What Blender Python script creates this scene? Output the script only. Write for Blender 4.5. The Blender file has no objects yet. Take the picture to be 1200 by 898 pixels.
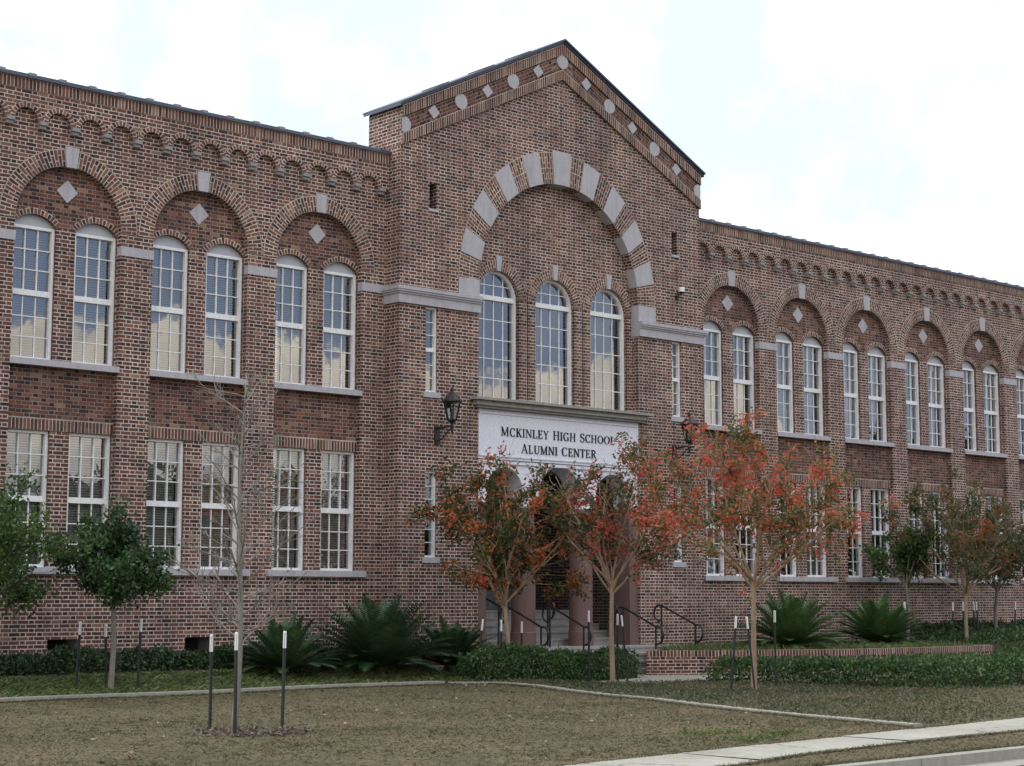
import bpy, math, random
import numpy as np
from mathutils import Vector

R = math.radians
scene = bpy.context.scene
COL = scene.collection
rng = np.random.default_rng(11)
random.seed(5)

# ------------------------------------------------------------------ camera
cam_d = bpy.data.cameras.new('camera')
cam_d.sensor_width = 36.0
cam_d.lens = 2050.0 / 1200.0 * 36.0
cam_d.clip_end = 3000
cam = bpy.data.objects.new('camera', cam_d)
COL.objects.link(cam)
cam.location = (0, 0, 1.6)
cam.rotation_euler = (R(90 + 7.008), 0, R(-41.924))
scene.camera = cam

# ------------------------------------------------------------------ light
SUN = Vector((-0.60, 0.45, 0.80)).normalized()
sun_d = bpy.data.lights.new('sun', 'SUN')
sun_d.energy = 1.0
sun_d.angle = R(25)
sun_d.color = (1.0, 0.97, 0.93)
sun = bpy.data.objects.new('sun', sun_d)
COL.objects.link(sun)
sun.rotation_euler = SUN.to_track_quat('Z', 'Y').to_euler()

scene.view_settings.view_transform = 'Standard'
scene.view_settings.look = 'None'
scene.view_settings.gamma = 1
scene.view_settings.exposure = 0.55
scene.view_settings.use_curve_mapping = False


class NT:
    """tiny helper round a node tree"""
    def __init__(s, tree):
        s.t = tree

    def n(s, kind, **kw):
        nd = s.t.nodes.new(kind)
        for k, v in kw.items():
            setattr(nd, k, v)
        return nd

    def l(s, a, b):
        s.t.links.new(a, b)

    def put(s, sock, v):
        if hasattr(v, 'is_linked') or hasattr(v, 'links'):
            s.l(v, sock)
        elif v is not None:
            sock.default_value = v

    def m(s, op, a, b=None, c=None, clamp=False):
        nd = s.n('ShaderNodeMath', operation=op, use_clamp=clamp)
        s.put(nd.inputs[0], a)
        if b is not None:
            s.put(nd.inputs[1], b)
        if c is not None:
            s.put(nd.inputs[2], c)
        return nd.outputs[0]

    def ss(s, lo, hi, v):
        nd = s.n('ShaderNodeMapRange', interpolation_type='SMOOTHSTEP')
        s.put(nd.inputs['Value'], v)
        nd.inputs['From Min'].default_value = lo
        nd.inputs['From Max'].default_value = hi
        return nd.outputs[0]

    def mix(s, f, a, b):
        nd = s.n('ShaderNodeMix', data_type='RGBA')
        s.put(nd.inputs[0], f)
        s.put(nd.inputs[6], c4(a))
        s.put(nd.inputs[7], c4(b))
        return nd.outputs[2]

    def mul(s, f, a, b):
        nd = s.n('ShaderNodeMix', data_type='RGBA', blend_type='MULTIPLY')
        s.put(nd.inputs[0], f)
        s.put(nd.inputs[6], c4(a))
        s.put(nd.inputs[7], c4(b))
        return nd.outputs[2]

    def noise(s, vec, scale, detail=4, rough=.55, out=0):
        nd = s.n('ShaderNodeTexNoise')
        if vec is not None:
            s.l(vec, nd.inputs['Vector'])
        nd.inputs['Scale'].default_value = scale
        nd.inputs['Detail'].default_value = detail
        nd.inputs['Roughness'].default_value = rough
        return nd.outputs[out]

    def ramp(s, f, stops, interp='LINEAR'):
        nd = s.n('ShaderNodeValToRGB')
        nd.color_ramp.interpolation = interp
        e = nd.color_ramp.elements
        while len(e) < len(stops):
            e.new(0.5)
        for el, (p, c) in zip(e, stops):
            el.position = p
            el.color = c4(c)
        s.l(f, nd.inputs[0])
        return nd.outputs[0]


def c4(c):
    if isinstance(c, tuple) and len(c) == 3:
        return (c[0], c[1], c[2], 1.0)
    return c


# ------------------------------------------------------------------ sky
world = bpy.data.worlds.new('World')
scene.world = world
world.use_nodes = True
w = NT(world.node_tree)
world.node_tree.nodes.clear()
sky = w.n('ShaderNodeTexSky', sky_type='NISHITA')
sky.sun_disc = False
sky.sun_elevation = math.asin(SUN.z)
sky.sun_rotation = math.atan2(SUN.x, SUN.y)
sky.air_density = 1.0
sky.dust_density = 1.5
tc = w.n('ShaderNodeTexCoord')
sep = w.n('ShaderNodeSeparateXYZ')
w.l(tc.outputs['Generated'], sep.inputs[0])
dy, dz = sep.outputs[1], sep.outputs[2]
n1 = w.noise(tc.outputs['Generated'], 5.0, 7, .55)
n2 = w.noise(tc.outputs['Generated'], 2.6, 6, .6)
n3 = w.noise(tc.outputs['Generated'], 22.0, 6, .55)
# cloud deck over the building (bright, thin, with pale openings)
deck = w.ss(.43, .60, n2)
deck_col = w.mix(deck, w.mix(w.ss(.38, .5, dz), (6.1, 7.1, 7.35), (10.0, 11.0, 11.6)), (12.4, 12.9, 13.6))
# cumulus bank over the far side of the street, its top ragged
lowr = w.m('MULTIPLY_ADD', sep.outputs[0], -.155, .122)
lowr = w.m('SUBTRACT', lowr, w.m('MULTIPLY', w.ss(.73, .80, sep.outputs[0]), .055))
top = w.m('MULTIPLY_ADD', n1, .15, lowr)
top = w.m('MULTIPLY_ADD', n3, .10, top)
edge = w.m('SUBTRACT', top, dz)
bank = w.ss(-.003, .006, edge)
n4 = w.noise(tc.outputs['Generated'], 17.0, 6, .6)
shade = w.m('ADD', w.m('MULTIPLY_ADD', w.ss(.04, .15, dz), .85, .0), w.m('MULTIPLY_ADD', n4, 2.2, -1.1), clamp=True)
bank_col = w.mix(shade, (4.1, 4.05, 4.1), (12.6, 11.2, 9.0))
high = w.ss(.52, .72, w.noise(tc.outputs['Generated'], 3.5, 6, .6))
blue = w.mix(w.m('MULTIPLY', high, .55), w.mix(.75, sky.outputs[0], (2.7, 3.4, 4.9)), (9.0, 9.0, 9.2))
back_col = w.mix(bank, blue, bank_col)
front = w.m('MAXIMUM', w.ss(-.12, .22, dy), w.ss(.24, .46, dz))
full = w.mix(front, back_col, deck_col)
bg = w.n('ShaderNodeBackground')
bg.inputs['Strength'].default_value = 0.1
w.l(full, bg.inputs['Color'])
wo = w.n('ShaderNodeOutputWorld')
w.l(bg.outputs[0], wo.inputs[0])


# ------------------------------------------------------------------ materials
def new_mat(name):
    m = bpy.data.materials.new(name)
    m.use_nodes = True
    t = NT(m.node_tree)
    p = m.node_tree.nodes['Principled BSDF']
    return m, t, p


def brick_mat(name, stagger=.5, mirror=0.0, mortar=(.53, .462, .425), tint=(1.11, .98, .965), joint=.0083, only_stretch=False):
    m, t, p = new_mat(name)
    uv = t.n('ShaderNodeUVMap')
    geo = t.n('ShaderNodeNewGeometry')
    sp = t.n('ShaderNodeSeparateXYZ')
    # wobble so that the joints are not ruled lines
    wob = t.n('ShaderNodeTexNoise')
    t.l(uv.outputs[0], wob.inputs['Vector'])
    wob.inputs['Scale'].default_value = 9.0
    wob.inputs['Detail'].default_value = 2
    va = t.n('ShaderNodeVectorMath', operation='MULTIPLY_ADD')
    t.l(wob.outputs['Color'], va.inputs[0])
    va.inputs[1].default_value = (.010, .008, 0)
    t.l(uv.outputs[0], va.inputs[2])
    t.l(va.outputs[0], sp.inputs[0])
    H, L = .0687, .305
    v = t.m('DIVIDE', sp.outputs[1], H)
    row = t.m('FLOOR', v)
    fv = t.m('SUBTRACT', v, row)
    odd = t.m('ABSOLUTE', t.m('MODULO', row, 2.0))
    uu = t.m('ADD', t.m('DIVIDE', sp.outputs[0], L), t.m('MULTIPLY', odd, stagger))
    cell = t.m('FLOOR', uu)
    fu = t.m('SUBTRACT', uu, cell)
    if mirror:
        k = t.m('MULTIPLY', odd, mirror)
        fu = t.m('ADD', t.m('MULTIPLY', fu, t.m('SUBTRACT', 1.0, k)), t.m('MULTIPLY', t.m('SUBTRACT', 1.0, fu), k))
    head = t.m('GREATER_THAN', fu, 2 / 3)
    inv = t.m('SUBTRACT', 1.0, head)
    ds = t.m('MINIMUM', fu, t.m('SUBTRACT', 2 / 3, fu))
    dh = t.m('MINIMUM', t.m('SUBTRACT', fu, 2 / 3), t.m('SUBTRACT', 1.0, fu))
    du = t.m('MULTIPLY', t.m('ADD', t.m('MULTIPLY', ds, inv), t.m('MULTIPLY', dh, head)), L)
    dv = t.m('MULTIPLY', t.m('MINIMUM', fv, t.m('SUBTRACT', 1.0, fv)), H)
    d = t.m('MINIMUM', du, dv)
    rough_edge = t.m('MULTIPLY_ADD', t.noise(uv.outputs[0], 60, 2), .006, -.003)
    body = t.ss(joint - .0025, joint + .0025, t.m('ADD', d, rough_edge))
    idv = t.n('ShaderNodeCombineXYZ')
    t.l(t.m('ADD', t.m('MULTIPLY', cell, 2.0), head), idv.inputs[0])
    t.l(row, idv.inputs[1])
    wn = t.n('ShaderNodeTexWhiteNoise', noise_dimensions='3D')
    t.l(idv.outputs[0], wn.inputs['Vector'])
    # headers tend to be darker (burnt ends)
    val = t.m('SUBTRACT', wn.outputs['Value'], t.m('MULTIPLY', head, .26), clamp=True)
    q = lambda c: tuple(a * b for a, b in zip(c, tint))
    colr = t.ramp(val, [(0.0, q((.034, .024, .028))), (.06, q((.052, .033, .034))), (.22, q((.092, .047, .042))),
                        (.55, q((.128, .062, .052))), (.80, q((.158, .082, .064))), (.93, q((.19, .118, .090))), (1.0, q((.25, .18, .14)))])
    grain = t.noise(uv.outputs[0], 45, 3)
    colr = t.mul(.55, colr, t.ramp(grain, [(.25, (.55, .55, .55)), (.75, (1.35, 1.3, 1.25))]))
    mort = t.mix(t.ss(.3, .7, t.noise(uv.outputs[0], 2.2, 6, .7)), tuple(.58 * c for c in mortar), tuple(1.25 * c for c in mortar))
    c = t.mix(body, mort, colr)
    # grey smears of lime and soot, patches of different firing
    big = t.noise(geo.outputs['Position'], .55, 5, .62)
    c = t.mul(.75, c, t.ramp(big, [(.3, (.74, .72, .74)), (.7, (1.22, 1.20, 1.16))]))
    vs = t.n('ShaderNodeVectorMath', operation='MULTIPLY')
    t.l(geo.outputs['Position'], vs.inputs[0])
    vs.inputs[1].default_value = (2.4, 2.4, .22)
    c = t.mul(.6, c, t.ramp(t.noise(vs.outputs[0], 1.0, 5, .6), [(.32, (.72, .71, .72)), (.62, (1.12, 1.11, 1.09))]))
    smear = t.m('MULTIPLY', t.ss(.60, .74, t.noise(geo.outputs['Position'], 1.5, 5, .65)), .34)
    c = t.mix(smear, c, (.27, .225, .19))
    t.l(c, p.inputs['Base Color'])
    p.inputs['Roughness'].default_value = .85
    p.inputs['Specular IOR Level'].default_value = .25
    b = t.n('ShaderNodeBump')
    b.inputs['Strength'].default_value = .5
    b.inputs['Distance'].default_value = .008
    t.l(t.m('ADD', body, t.m('MULTIPLY', grain, .35)), b.inputs['Height'])
    t.l(b.outputs[0], p.inputs['Normal'])
    return m


def stone_mat(name, col, var=.15, scale=6, rough=.8, spec=.3, fine=50, stain=.3):
    m, t, p = new_mat(name)
    geo = t.n('ShaderNodeNewGeometry')
    a = t.noise(geo.outputs['Position'], scale, 5, .6)
    f = t.noise(geo.outputs['Position'], fine, 3)
    c = t.mix(a, tuple(x * (1 - var) for x in col), tuple(x * (1 + var) for x in col))
    c = t.mul(.5, c, t.ramp(f, [(.3, (.75, .75, .75)), (.7, (1.15, 1.15, 1.15))]))
    vs = t.n('ShaderNodeVectorMath', operation='MULTIPLY')
    t.l(geo.outputs['Position'], vs.inputs[0])
    vs.inputs[1].default_value = (9, 9, .9)
    c = t.mul(min(1.0, stain * 1.6), c, t.ramp(t.noise(vs.outputs[0], 1.0, 5, .65), [(.3, (.70, .69, .68)), (.6, (1.08, 1.08, 1.08))]))
    st = t.ss(.55, .75, t.noise(geo.outputs['Position'], scale * .35, 6, .65))
    c = t.mix(t.m('MULTIPLY', st, stain), c, tuple(x * .45 for x in col))
    t.l(c, p.inputs['Base Color'])
    p.inputs['Roughness'].default_value = rough
    p.inputs['Specular IOR Level'].default_value = spec
    b = t.n('ShaderNodeBump')
    b.inputs['Strength'].default_value = .25
    b.inputs['Distance'].default_value = .004
    t.l(f, b.inputs['Height'])
    t.l(b.outputs[0], p.inputs['Normal'])
    return m


def leaf_mat(name, stops, trans=.35, clump=1.3, mixr=.55, rough=.45):
    """leaf colour varies from leaf to leaf and in patches of the crown"""
    m, t, p = new_mat(name)
    geo = t.n('ShaderNodeNewGeometry')
    n = t.noise(geo.outputs['Position'], clump, 3, .6)
    n = t.m('MULTIPLY_ADD', t.m('SUBTRACT', n, .5), 3.0, .5)
    v = t.m('ADD', t.m('MULTIPLY', geo.outputs['Random Per Island'], mixr), t.m('MULTIPLY', n, 1 - mixr), clamp=True)
    c = t.ramp(v, stops)
    t.l(c, p.inputs['Base Color'])
    p.inputs['Roughness'].default_value = rough
    p.inputs['Specular IOR Level'].default_value = .35
    tr = t.n('ShaderNodeBsdfTranslucent')
    t.l(c, tr.inputs['Color'])
    mx = t.n('ShaderNodeMixShader')
    mx.inputs[0].default_value = trans
    t.l(p.outputs[0], mx.inputs[1])
    t.l(tr.outputs[0], mx.inputs[2])
    t.l(mx.outputs[0], t.t.nodes['Material Output'].inputs[0])
    return m


M = {}
M['brick'] = brick_mat('brick_flemish')
M['panel'] = brick_mat('brick_recessed', mortar=(.285, .24, .215), tint=(1.18, 1.0, .97), joint=.0065)
M['soldier'] = brick_mat('brick_soldier', stagger=0.0, mortar=(.50, .44, .39), joint=.0085)
M['arch'] = brick_mat('brick_arch', stagger=0.0, mirror=1.0, mortar=(.52, .46, .41), tint=(1.22, 1.10, 1.09), joint=.0085)
M['porchbrick'] = brick_mat('brick_porch_shaded', mortar=(.30, .28, .26), tint=(.6, .6, .6))  # brick and mortar darkened alike: shade of the porch put into the colour
M['stone'] = stone_mat('cast_stone', (.43, .415, .455), .08, 4)
M['cornice'] = stone_mat('weathered_stone', (.30, .29, .28), .2, 5, stain=.5)
M['corbel'] = stone_mat('corbel_stone', (.29, .275, .285), .15, 9, stain=.25)
M['white'] = stone_mat('white_paint', (.80, .80, .83), .03, 2, rough=.45, fine=20, stain=.08)
M['sign'] = stone_mat('pale_sign_paint', (.72, .72, .82), .03, 2, rough=.5, fine=20, stain=.06)
M['blind'] = stone_mat('blind_vinyl', (.25, .24, .23), .05, 2, rough=.6)
M['blind_skylit'] = stone_mat('blind_vinyl_skylit', (.68, .66, .64), .06, 2, rough=.6)  # ground-floor blinds lightened: sky light on the slats is put into the colour
M['tymp'] = stone_mat('painted_panel', (.44, .45, .50), .05, 3, rough=.5, stain=.1)
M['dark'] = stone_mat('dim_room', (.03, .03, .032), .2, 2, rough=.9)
M['coping'] = stone_mat('glazed_coping', (.075, .078, .13), .25, 6, rough=.35, spec=.5)
M['tile'] = stone_mat('coping_joint_tile', (.13, .125, .15), .25, 6, rough=.5)
M['iron'] = stone_mat('black_iron', (.014, .014, .016), .2, 8, rough=.4, spec=.5)
M['letter'] = stone_mat('letter_metal', (.010, .010, .028), .1, 8, rough=.4)
M['granite'] = stone_mat('pink_granite', (.175, .108, .102), .10, 9, rough=.55, fine=140, stain=.15)
M['concrete'] = stone_mat('concrete', (.36, .34, .34), .12, 2.0, stain=.35)
M['walk'] = stone_mat('old_concrete', (.35, .33, .29), .12, 1.2, stain=.35)
M['kerb'] = stone_mat('kerb_concrete', (.30, .285, .25), .16, 2.5, stain=.4)
M['asphalt'] = stone_mat('asphalt', (.135, .135, .15), .2, 1.5, fine=90)
M['door'] = stone_mat('door_paint', (.30, .34, .37), .05, 3, rough=.4)
M['post'] = stone_mat('stake_steel', (.028, .034, .032), .25, 10, rough=.6)
M['sleeve'] = stone_mat('stake_cap_plastic', (.78, .79, .82), .04, 10, rough=.5, stain=.1)
M['bark_pale'] = stone_mat('peeling_bark', (.33, .235, .165), .35, 7, fine=30, stain=.5)
M['bark_grey'] = stone_mat('grey_bark', (.21, .19, .17), .3, 9, fine=40, stain=.4)
M['bark_dark'] = stone_mat('dark_bark', (.085, .065, .05), .3, 9, fine=40)
M['mulch'] = stone_mat('mulch', (.115, .09, .07), .4, 14, fine=40, stain=.4)
M['lampbulb'] = stone_mat('candle_tube', (.8, .8, .76), .02, 3, rough=.3, stain=0)

M['leaf_holly'] = leaf_mat('leaf_dark_green', [(0, (0.013, 0.033, 0.013)), (.5, (0.030, 0.075, 0.025)), (.85, (0.062, 0.122, 0.033)), (1, (0.125, 0.163, 0.050))], .25)
M['leaf_oak'] = leaf_mat('leaf_mid_green', [(0, (0.023, 0.052, 0.014)), (.5, (0.058, 0.123, 0.029)), (1, (0.145, 0.203, 0.051))], .3)
M['leaf_a'] = leaf_mat('leaf_green_to_rust', [(0, (.022, .046, .018)), (.44, (.048, .078, .028)), (.54, (.13, .105, .034)), (.66, (.42, .14, .04)), (.82, (.62, .13, .06)), (1, (.75, .14, .12))], .45, 1.5, .45)
M['leaf_b'] = leaf_mat('leaf_olive_to_red', [(0, (.030, .056, .022)), (.44, (.070, .092, .036)), (.56, (.19, .13, .05)), (.70, (.56, .11, .07)), (1, (.75, .10, .13))], .45, 1.6, .5)
M['leaf_c'] = leaf_mat('leaf_red', [(0, (.040, .066, .024)), (.40, (.105, .125, .044)), (.50, (.25, .16, .05)), (.60, (.50, .14, .06)), (.76, (.68, .105, .085)), (1, (.70, .12, .19))], .45, 1.5, .5)
M['leaf_d'] = leaf_mat('leaf_fading_green', [(0, (.040, .066, .030)), (.48, (.090, .112, .050)), (.66, (.17, .135, .062)), (.80, (.38, .15, .06)), (1, (.60, .13, .09))], .45, .8, .45)
M['hedge'] = leaf_mat('hedge_leaf', [(0, (0.020, 0.048, 0.017)), (.5, (0.048, 0.101, 0.034)), (.85, (0.098, 0.165, 0.050)), (1, (0.168, 0.224, 0.084))], .25, 2.5, .6)
M['hedge_dark'] = leaf_mat('hedge_dark_leaf', [(0, (0.014, 0.032, 0.014)), (.5, (0.030, 0.062, 0.024)), (1, (0.068, 0.108, 0.041))], .2, 2.5, .6)
M['cover'] = leaf_mat('strap_leaf', [(0, (.036, .062, .024)), (.4, (.085, .128, .046)), (.7, (.165, .195, .070)), (.88, (.30, .29, .12)), (1, (.42, .34, .19))], .35, 2.2, .75)
M['jasmine'] = leaf_mat('creeper_leaf', [(0, (.058, .070, .036)), (.45, (.088, .100, .052)), (.7, (.135, .125, .075)), (1, (.18, .145, .09))], .3, .6, .3)
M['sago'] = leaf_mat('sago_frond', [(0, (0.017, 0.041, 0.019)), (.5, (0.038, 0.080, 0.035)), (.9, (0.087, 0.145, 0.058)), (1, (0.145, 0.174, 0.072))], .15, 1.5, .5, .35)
M['sago_lit'] = leaf_mat('sago_frond_lit', [(0, (0.031, 0.064, 0.022)), (.5, (0.067, 0.133, 0.045)), (.9, (0.133, 0.210, 0.070)), (1, (0.182, 0.210, 0.084))], .15, 1.5, .5, .35)  # brighter copy of the frond colour: stronger light on the planter palms painted in
M['straw'] = leaf_mat('dry_grass', [(0, (.080, .066, .040)), (.5, (.135, .110, .068)), (.85, (.19, .155, .10)), (1, (.10, .115, .05))], .2, .7, .7, .8)
M['fallen'] = leaf_mat('fallen_leaf', [(0, (.11, .055, .035)), (.6, (.20, .125, .075)), (1, (.40, .30, .22))], .1, 3, .9, .8)
M['clover'] = leaf_mat('clover_leaf', [(0, (.05, .09, .02)), (1, (.12, .17, .045))], .3, 2, .7, .6)
M['chips'] = leaf_mat('bark_chip', [(0, (.075, .055, .045)), (.6, (.14, .108, .085)), (1, (.24, .19, .16))], .05, 2, .8, .8)
M['tuft'] = leaf_mat('tuft_grass', [(0, (.060, .060, .030)), (.5, (.11, .105, .052)), (1, (.20, .17, .10))], .2, 1.2, .6, .8)
M['far'] = leaf_mat('street_tree_leaf', [(0, (.010, .018, .008)), (1, (.045, .06, .022))], .2, .3, .6)

# lawn: winter-brown turf with green patches, mottled at several sizes
t = NT(M['walk'].node_tree)
p = t.t.nodes['Principled BSDF']
old = p.inputs['Base Color'].links[0].from_socket
geo = t.n('ShaderNodeNewGeometry')
wv = t.n('ShaderNodeVectorMath', operation='MULTIPLY_ADD')
t.l(t.noise(geo.outputs['Position'], 2.5, 5, .7, out='Color'), wv.inputs[0])
wv.inputs[1].default_value = (.5, .5, .5)
t.l(geo.outputs['Position'], wv.inputs[2])
vor = t.n('ShaderNodeTexVoronoi', feature='DISTANCE_TO_EDGE')
t.l(wv.outputs[0], vor.inputs['Vector'])
vor.inputs['Scale'].default_value = .42
crack = t.m('SUBTRACT', 1.0, t.ss(.002, .009, vor.outputs[0]))
crack = t.m('MULTIPLY', crack, t.ss(.42, .55, t.noise(geo.outputs['Position'], .6, 3)))
cc = t.mix(t.m('MULTIPLY', crack, .8), old, (.06, .055, .05))
cc = t.mul(.8, cc, t.ramp(t.noise(geo.outputs['Position'], .9, 6, .7), [(.35, (.78, .77, .75)), (.65, (1.12, 1.11, 1.09))]))
t.l(cc, p.inputs['Base Color'])
m, t, p = new_mat('winter_turf')
geo = t.n('ShaderNodeNewGeometry')
a = t.noise(geo.outputs['Position'], .45, 5, .65)
b_ = t.noise(geo.outputs['Position'], 5, 4, .7)
f = t.noise(geo.outputs['Position'], 55, 3, .7)
c = t.mix(t.ss(.35, .65, a), (.110, .098, .060), (.158, .132, .085))
c = t.mul(.85, c, t.ramp(b_, [(.3, (.68, .68, .66)), (.7, (1.28, 1.25, 1.2))]))
c = t.mul(.9, c, t.ramp(f, [(.3, (.55, .55, .52)), (.7, (1.45, 1.4, 1.35))]))
c = t.mix(t.m('MULTIPLY', t.ss(.60, .72, t.noise(geo.outputs['Position'], .8, 4, .6)), .55), c, (.060, .078, .028))
t.l(c, p.inputs['Base Color'])
p.inputs['Roughness'].default_value = .95
p.inputs['Specular IOR Level'].default_value = .1
bm_ = t.n('ShaderNodeBump')
bm_.inputs['Strength'].default_value = .8
bm_.inputs['Distance'].default_value = .03
t.l(f, bm_.inputs['Height'])
t.l(bm_.outputs[0], p.inputs['Normal'])
M['lawn'] = m

M['soil'] = stone_mat('bed_soil', (.045, .035, .024), .3, 6, rough=.95)

# window glass: clear sheet that mirrors the street side
m, t, p = new_mat('window_glass')
t.t.nodes.remove(p)
fr = t.n('ShaderNodeFresnel')
fr.inputs['IOR'].default_value = 1.55
fac = t.m('MULTIPLY_ADD', fr.outputs[0], 2.2, .17, clamp=True)
gl = t.n('ShaderNodeBsdfGlossy')
gl.inputs['Roughness'].default_value = 0.0
gl.inputs['Color'].default_value = (.95, .96, 1, 1)
geo = t.n('ShaderNodeNewGeometry')
bp = t.n('ShaderNodeBump')
bp.inputs['Strength'].default_value = .035
bp.inputs['Distance'].default_value = .02
t.l(t.noise(geo.outputs['Position'], 2.2, 2), bp.inputs['Height'])
t.l(bp.outputs[0], gl.inputs['Normal'])
tp = t.n('ShaderNodeBsdfTransparent')
tp.inputs['Color'].default_value = (.80, .82, .82, 1)
mx = t.n('ShaderNodeMixShader')
t.l(fac, mx.inputs[0])
t.l(tp.outputs[0], mx.inputs[1])
t.l(gl.outputs[0], mx.inputs[2])
t.l(mx.outputs[0], t.t.nodes['Material Output'].inputs[0])
M['glass'] = m


# ------------------------------------------------------------------ mesh helpers
class MB:
    def __init__(s):
        s.v, s.f, s.uv, s.mi, s.mats = [], [], [], [], []

    def mat(s, name):
        if name not in s.mats:
            s.mats.append(name)
        return s.mats.index(name)

    def face(s, pts, uvs=None, mat=None):
        b = len(s.v)
        s.v.extend([tuple(p) for p in pts])
        s.f.append(tuple(range(b, b + len(pts))))
        s.uv.append(uvs if uvs else [(0.0, 0.0)] * len(pts))
        s.mi.append(s.mat(mat) if mat else 0)

    def fxz(s, pts, Y, mat=None, uv=None):
        """face in a plane of constant Y, looking towards -Y; pts (x,z) counter-clockwise seen from the street"""
        s.face([(x, Y, z) for x, z in pts], uv if uv else [(x, z) for x, z in pts], mat)

    def box(s, x0, x1, y0, y1, z0, z1, mat=None, uvs=None):
        q = [((x0, y0), (x1, y0)), ((x1, y0), (x1, y1)), ((x1, y1), (x0, y1)), ((x0, y1), (x0, y0))]
        for (ax, ay), (bx, by) in q:
            u0 = ax if ay == by else ay
            u1 = bx if ay == by else by
            s.face([(ax, ay, z0), (bx, by, z0), (bx, by, z1), (ax, ay, z1)], [(u0, z0), (u1, z0), (u1, z1), (u0, z1)], mat)
        s.face([(x0, y0, z1), (x1, y0, z1), (x1, y1, z1), (x0, y1, z1)], [(x0, y0), (x1, y0), (x1, y1), (x0, y1)], mat)
        s.face([(x0, y1, z0), (x1, y1, z0), (x1, y0, z0), (x0, y0, z0)], [(x0, y1), (x1, y1), (x1, y0), (x0, y0)], mat)

    def build(s, name, mat=None, parent=None, smooth=False):
        me = bpy.data.meshes.new(name)
        me.from_pydata(s.v, [], s.f)
        lay = me.uv_layers.new(name='UVMap')
        flat = [c for poly in s.uv for p in poly for c in p]
        lay.data.foreach_set('uv', flat)
        names = s.mats if s.mats else [mat]
        if s.mats and mat and any(True for _ in ()):
            pass
        for nm in names:
            me.materials.append(M[nm] if isinstance(nm, str) else nm)
        me.polygons.foreach_set('material_index', s.mi)
        if smooth:
            me.polygons.foreach_set('use_smooth', [True] * len(me.polygons))
        me.update()
        o = bpy.data.objects.new(name, me)
        COL.objects.link(o)
        if parent:
            o.parent = parent
        return o


def tag(o, label=None, cat=None, group=None, kind=None):
    if label: o['label'] = label
    if cat: o['category'] = cat
    if group: o['group'] = group
    if kind: o['kind'] = kind
    return o


def empty(name, loc, label, cat, group=None):
    o = bpy.data.objects.new(name, None)
    COL.objects.link(o)
    o.location = loc
    o.empty_display_size = .2
    return tag(o, label, cat, group)


def under(o, parent):
    """parent a mesh that was built in world coordinates"""
    o.parent = parent
    o.location = -Vector(parent.location)
    return o


def child(mb, name, mat, parent, smooth=False):
    return under(mb.build(name, mat, None, smooth), parent)


def copy_child(src, name, parent, dx):
    o = src.copy()
    o.name = name
    COL.objects.link(o)
    o.parent = parent
    o.location = Vector(src.location) + Vector(dx)
    return o


def face_cols(mb, xs, bottom, top, opens, Y, mat=None):
    """wall face at Y made of columns between the x breaks; opens = (x0, x1, zbottom(x), ztop(x))"""
    xs = sorted(set([round(x, 5) for x in xs]))
    for a, b in zip(xs[:-1], xs[1:]):
        if b - a < 1e-4:
            continue
        mid = (a + b) / 2
        e = 1e-6
        act = sorted([o for o in opens if o[0] < mid < o[1]], key=lambda o: o[2](mid))
        lo = (bottom(a + e), bottom(b - e))
        for o in act:
            hi = (o[2](a + e), o[2](b - e))
            if max(hi[0] - lo[0], hi[1] - lo[1]) > 1e-4:
                mb.fxz([(a, lo[0]), (b, lo[1]), (b, hi[1]), (a, hi[0])], Y, mat)
            lo = (o[3](a + e), o[3](b - e))
        hi = (top(a + e), top(b - e))
        if max(hi[0] - lo[0], hi[1] - lo[1]) > 1e-4:
            mb.fxz([(a, lo[0]), (b, lo[1]), (b, hi[1]), (a, hi[0])], Y, mat)


def reveal(mb, pts, Y0, Y1, mat=None):
    """strip along an outline from depth Y0 back to Y1"""
    s = 0.0
    for (x0, z0), (x1, z1) in zip(pts[:-1], pts[1:]):
        d = math.hypot(x1 - x0, z1 - z0)
        if d < 1e-6:
            continue
        if abs(x1 - x0) < 1e-6:
            uv = [(Y0, z0), (Y1, z0), (Y1, z1), (Y0, z1)]
        else:
            uv = [(Y0, s), (Y1, s), (Y1, s + d), (Y0, s + d)]
        mb.face([(x0, Y0, z0), (x0, Y1, z0), (x1, Y1, z1), (x1, Y0, z1)], uv, mat)
        s += d


def arc(cx, cz, a, b, t0, t1, n):
    return [(cx + a * math.cos(t0 + (t1 - t0) * i / n), cz + b * math.sin(t0 + (t1 - t0) * i / n)) for i in range(n + 1)]


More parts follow.
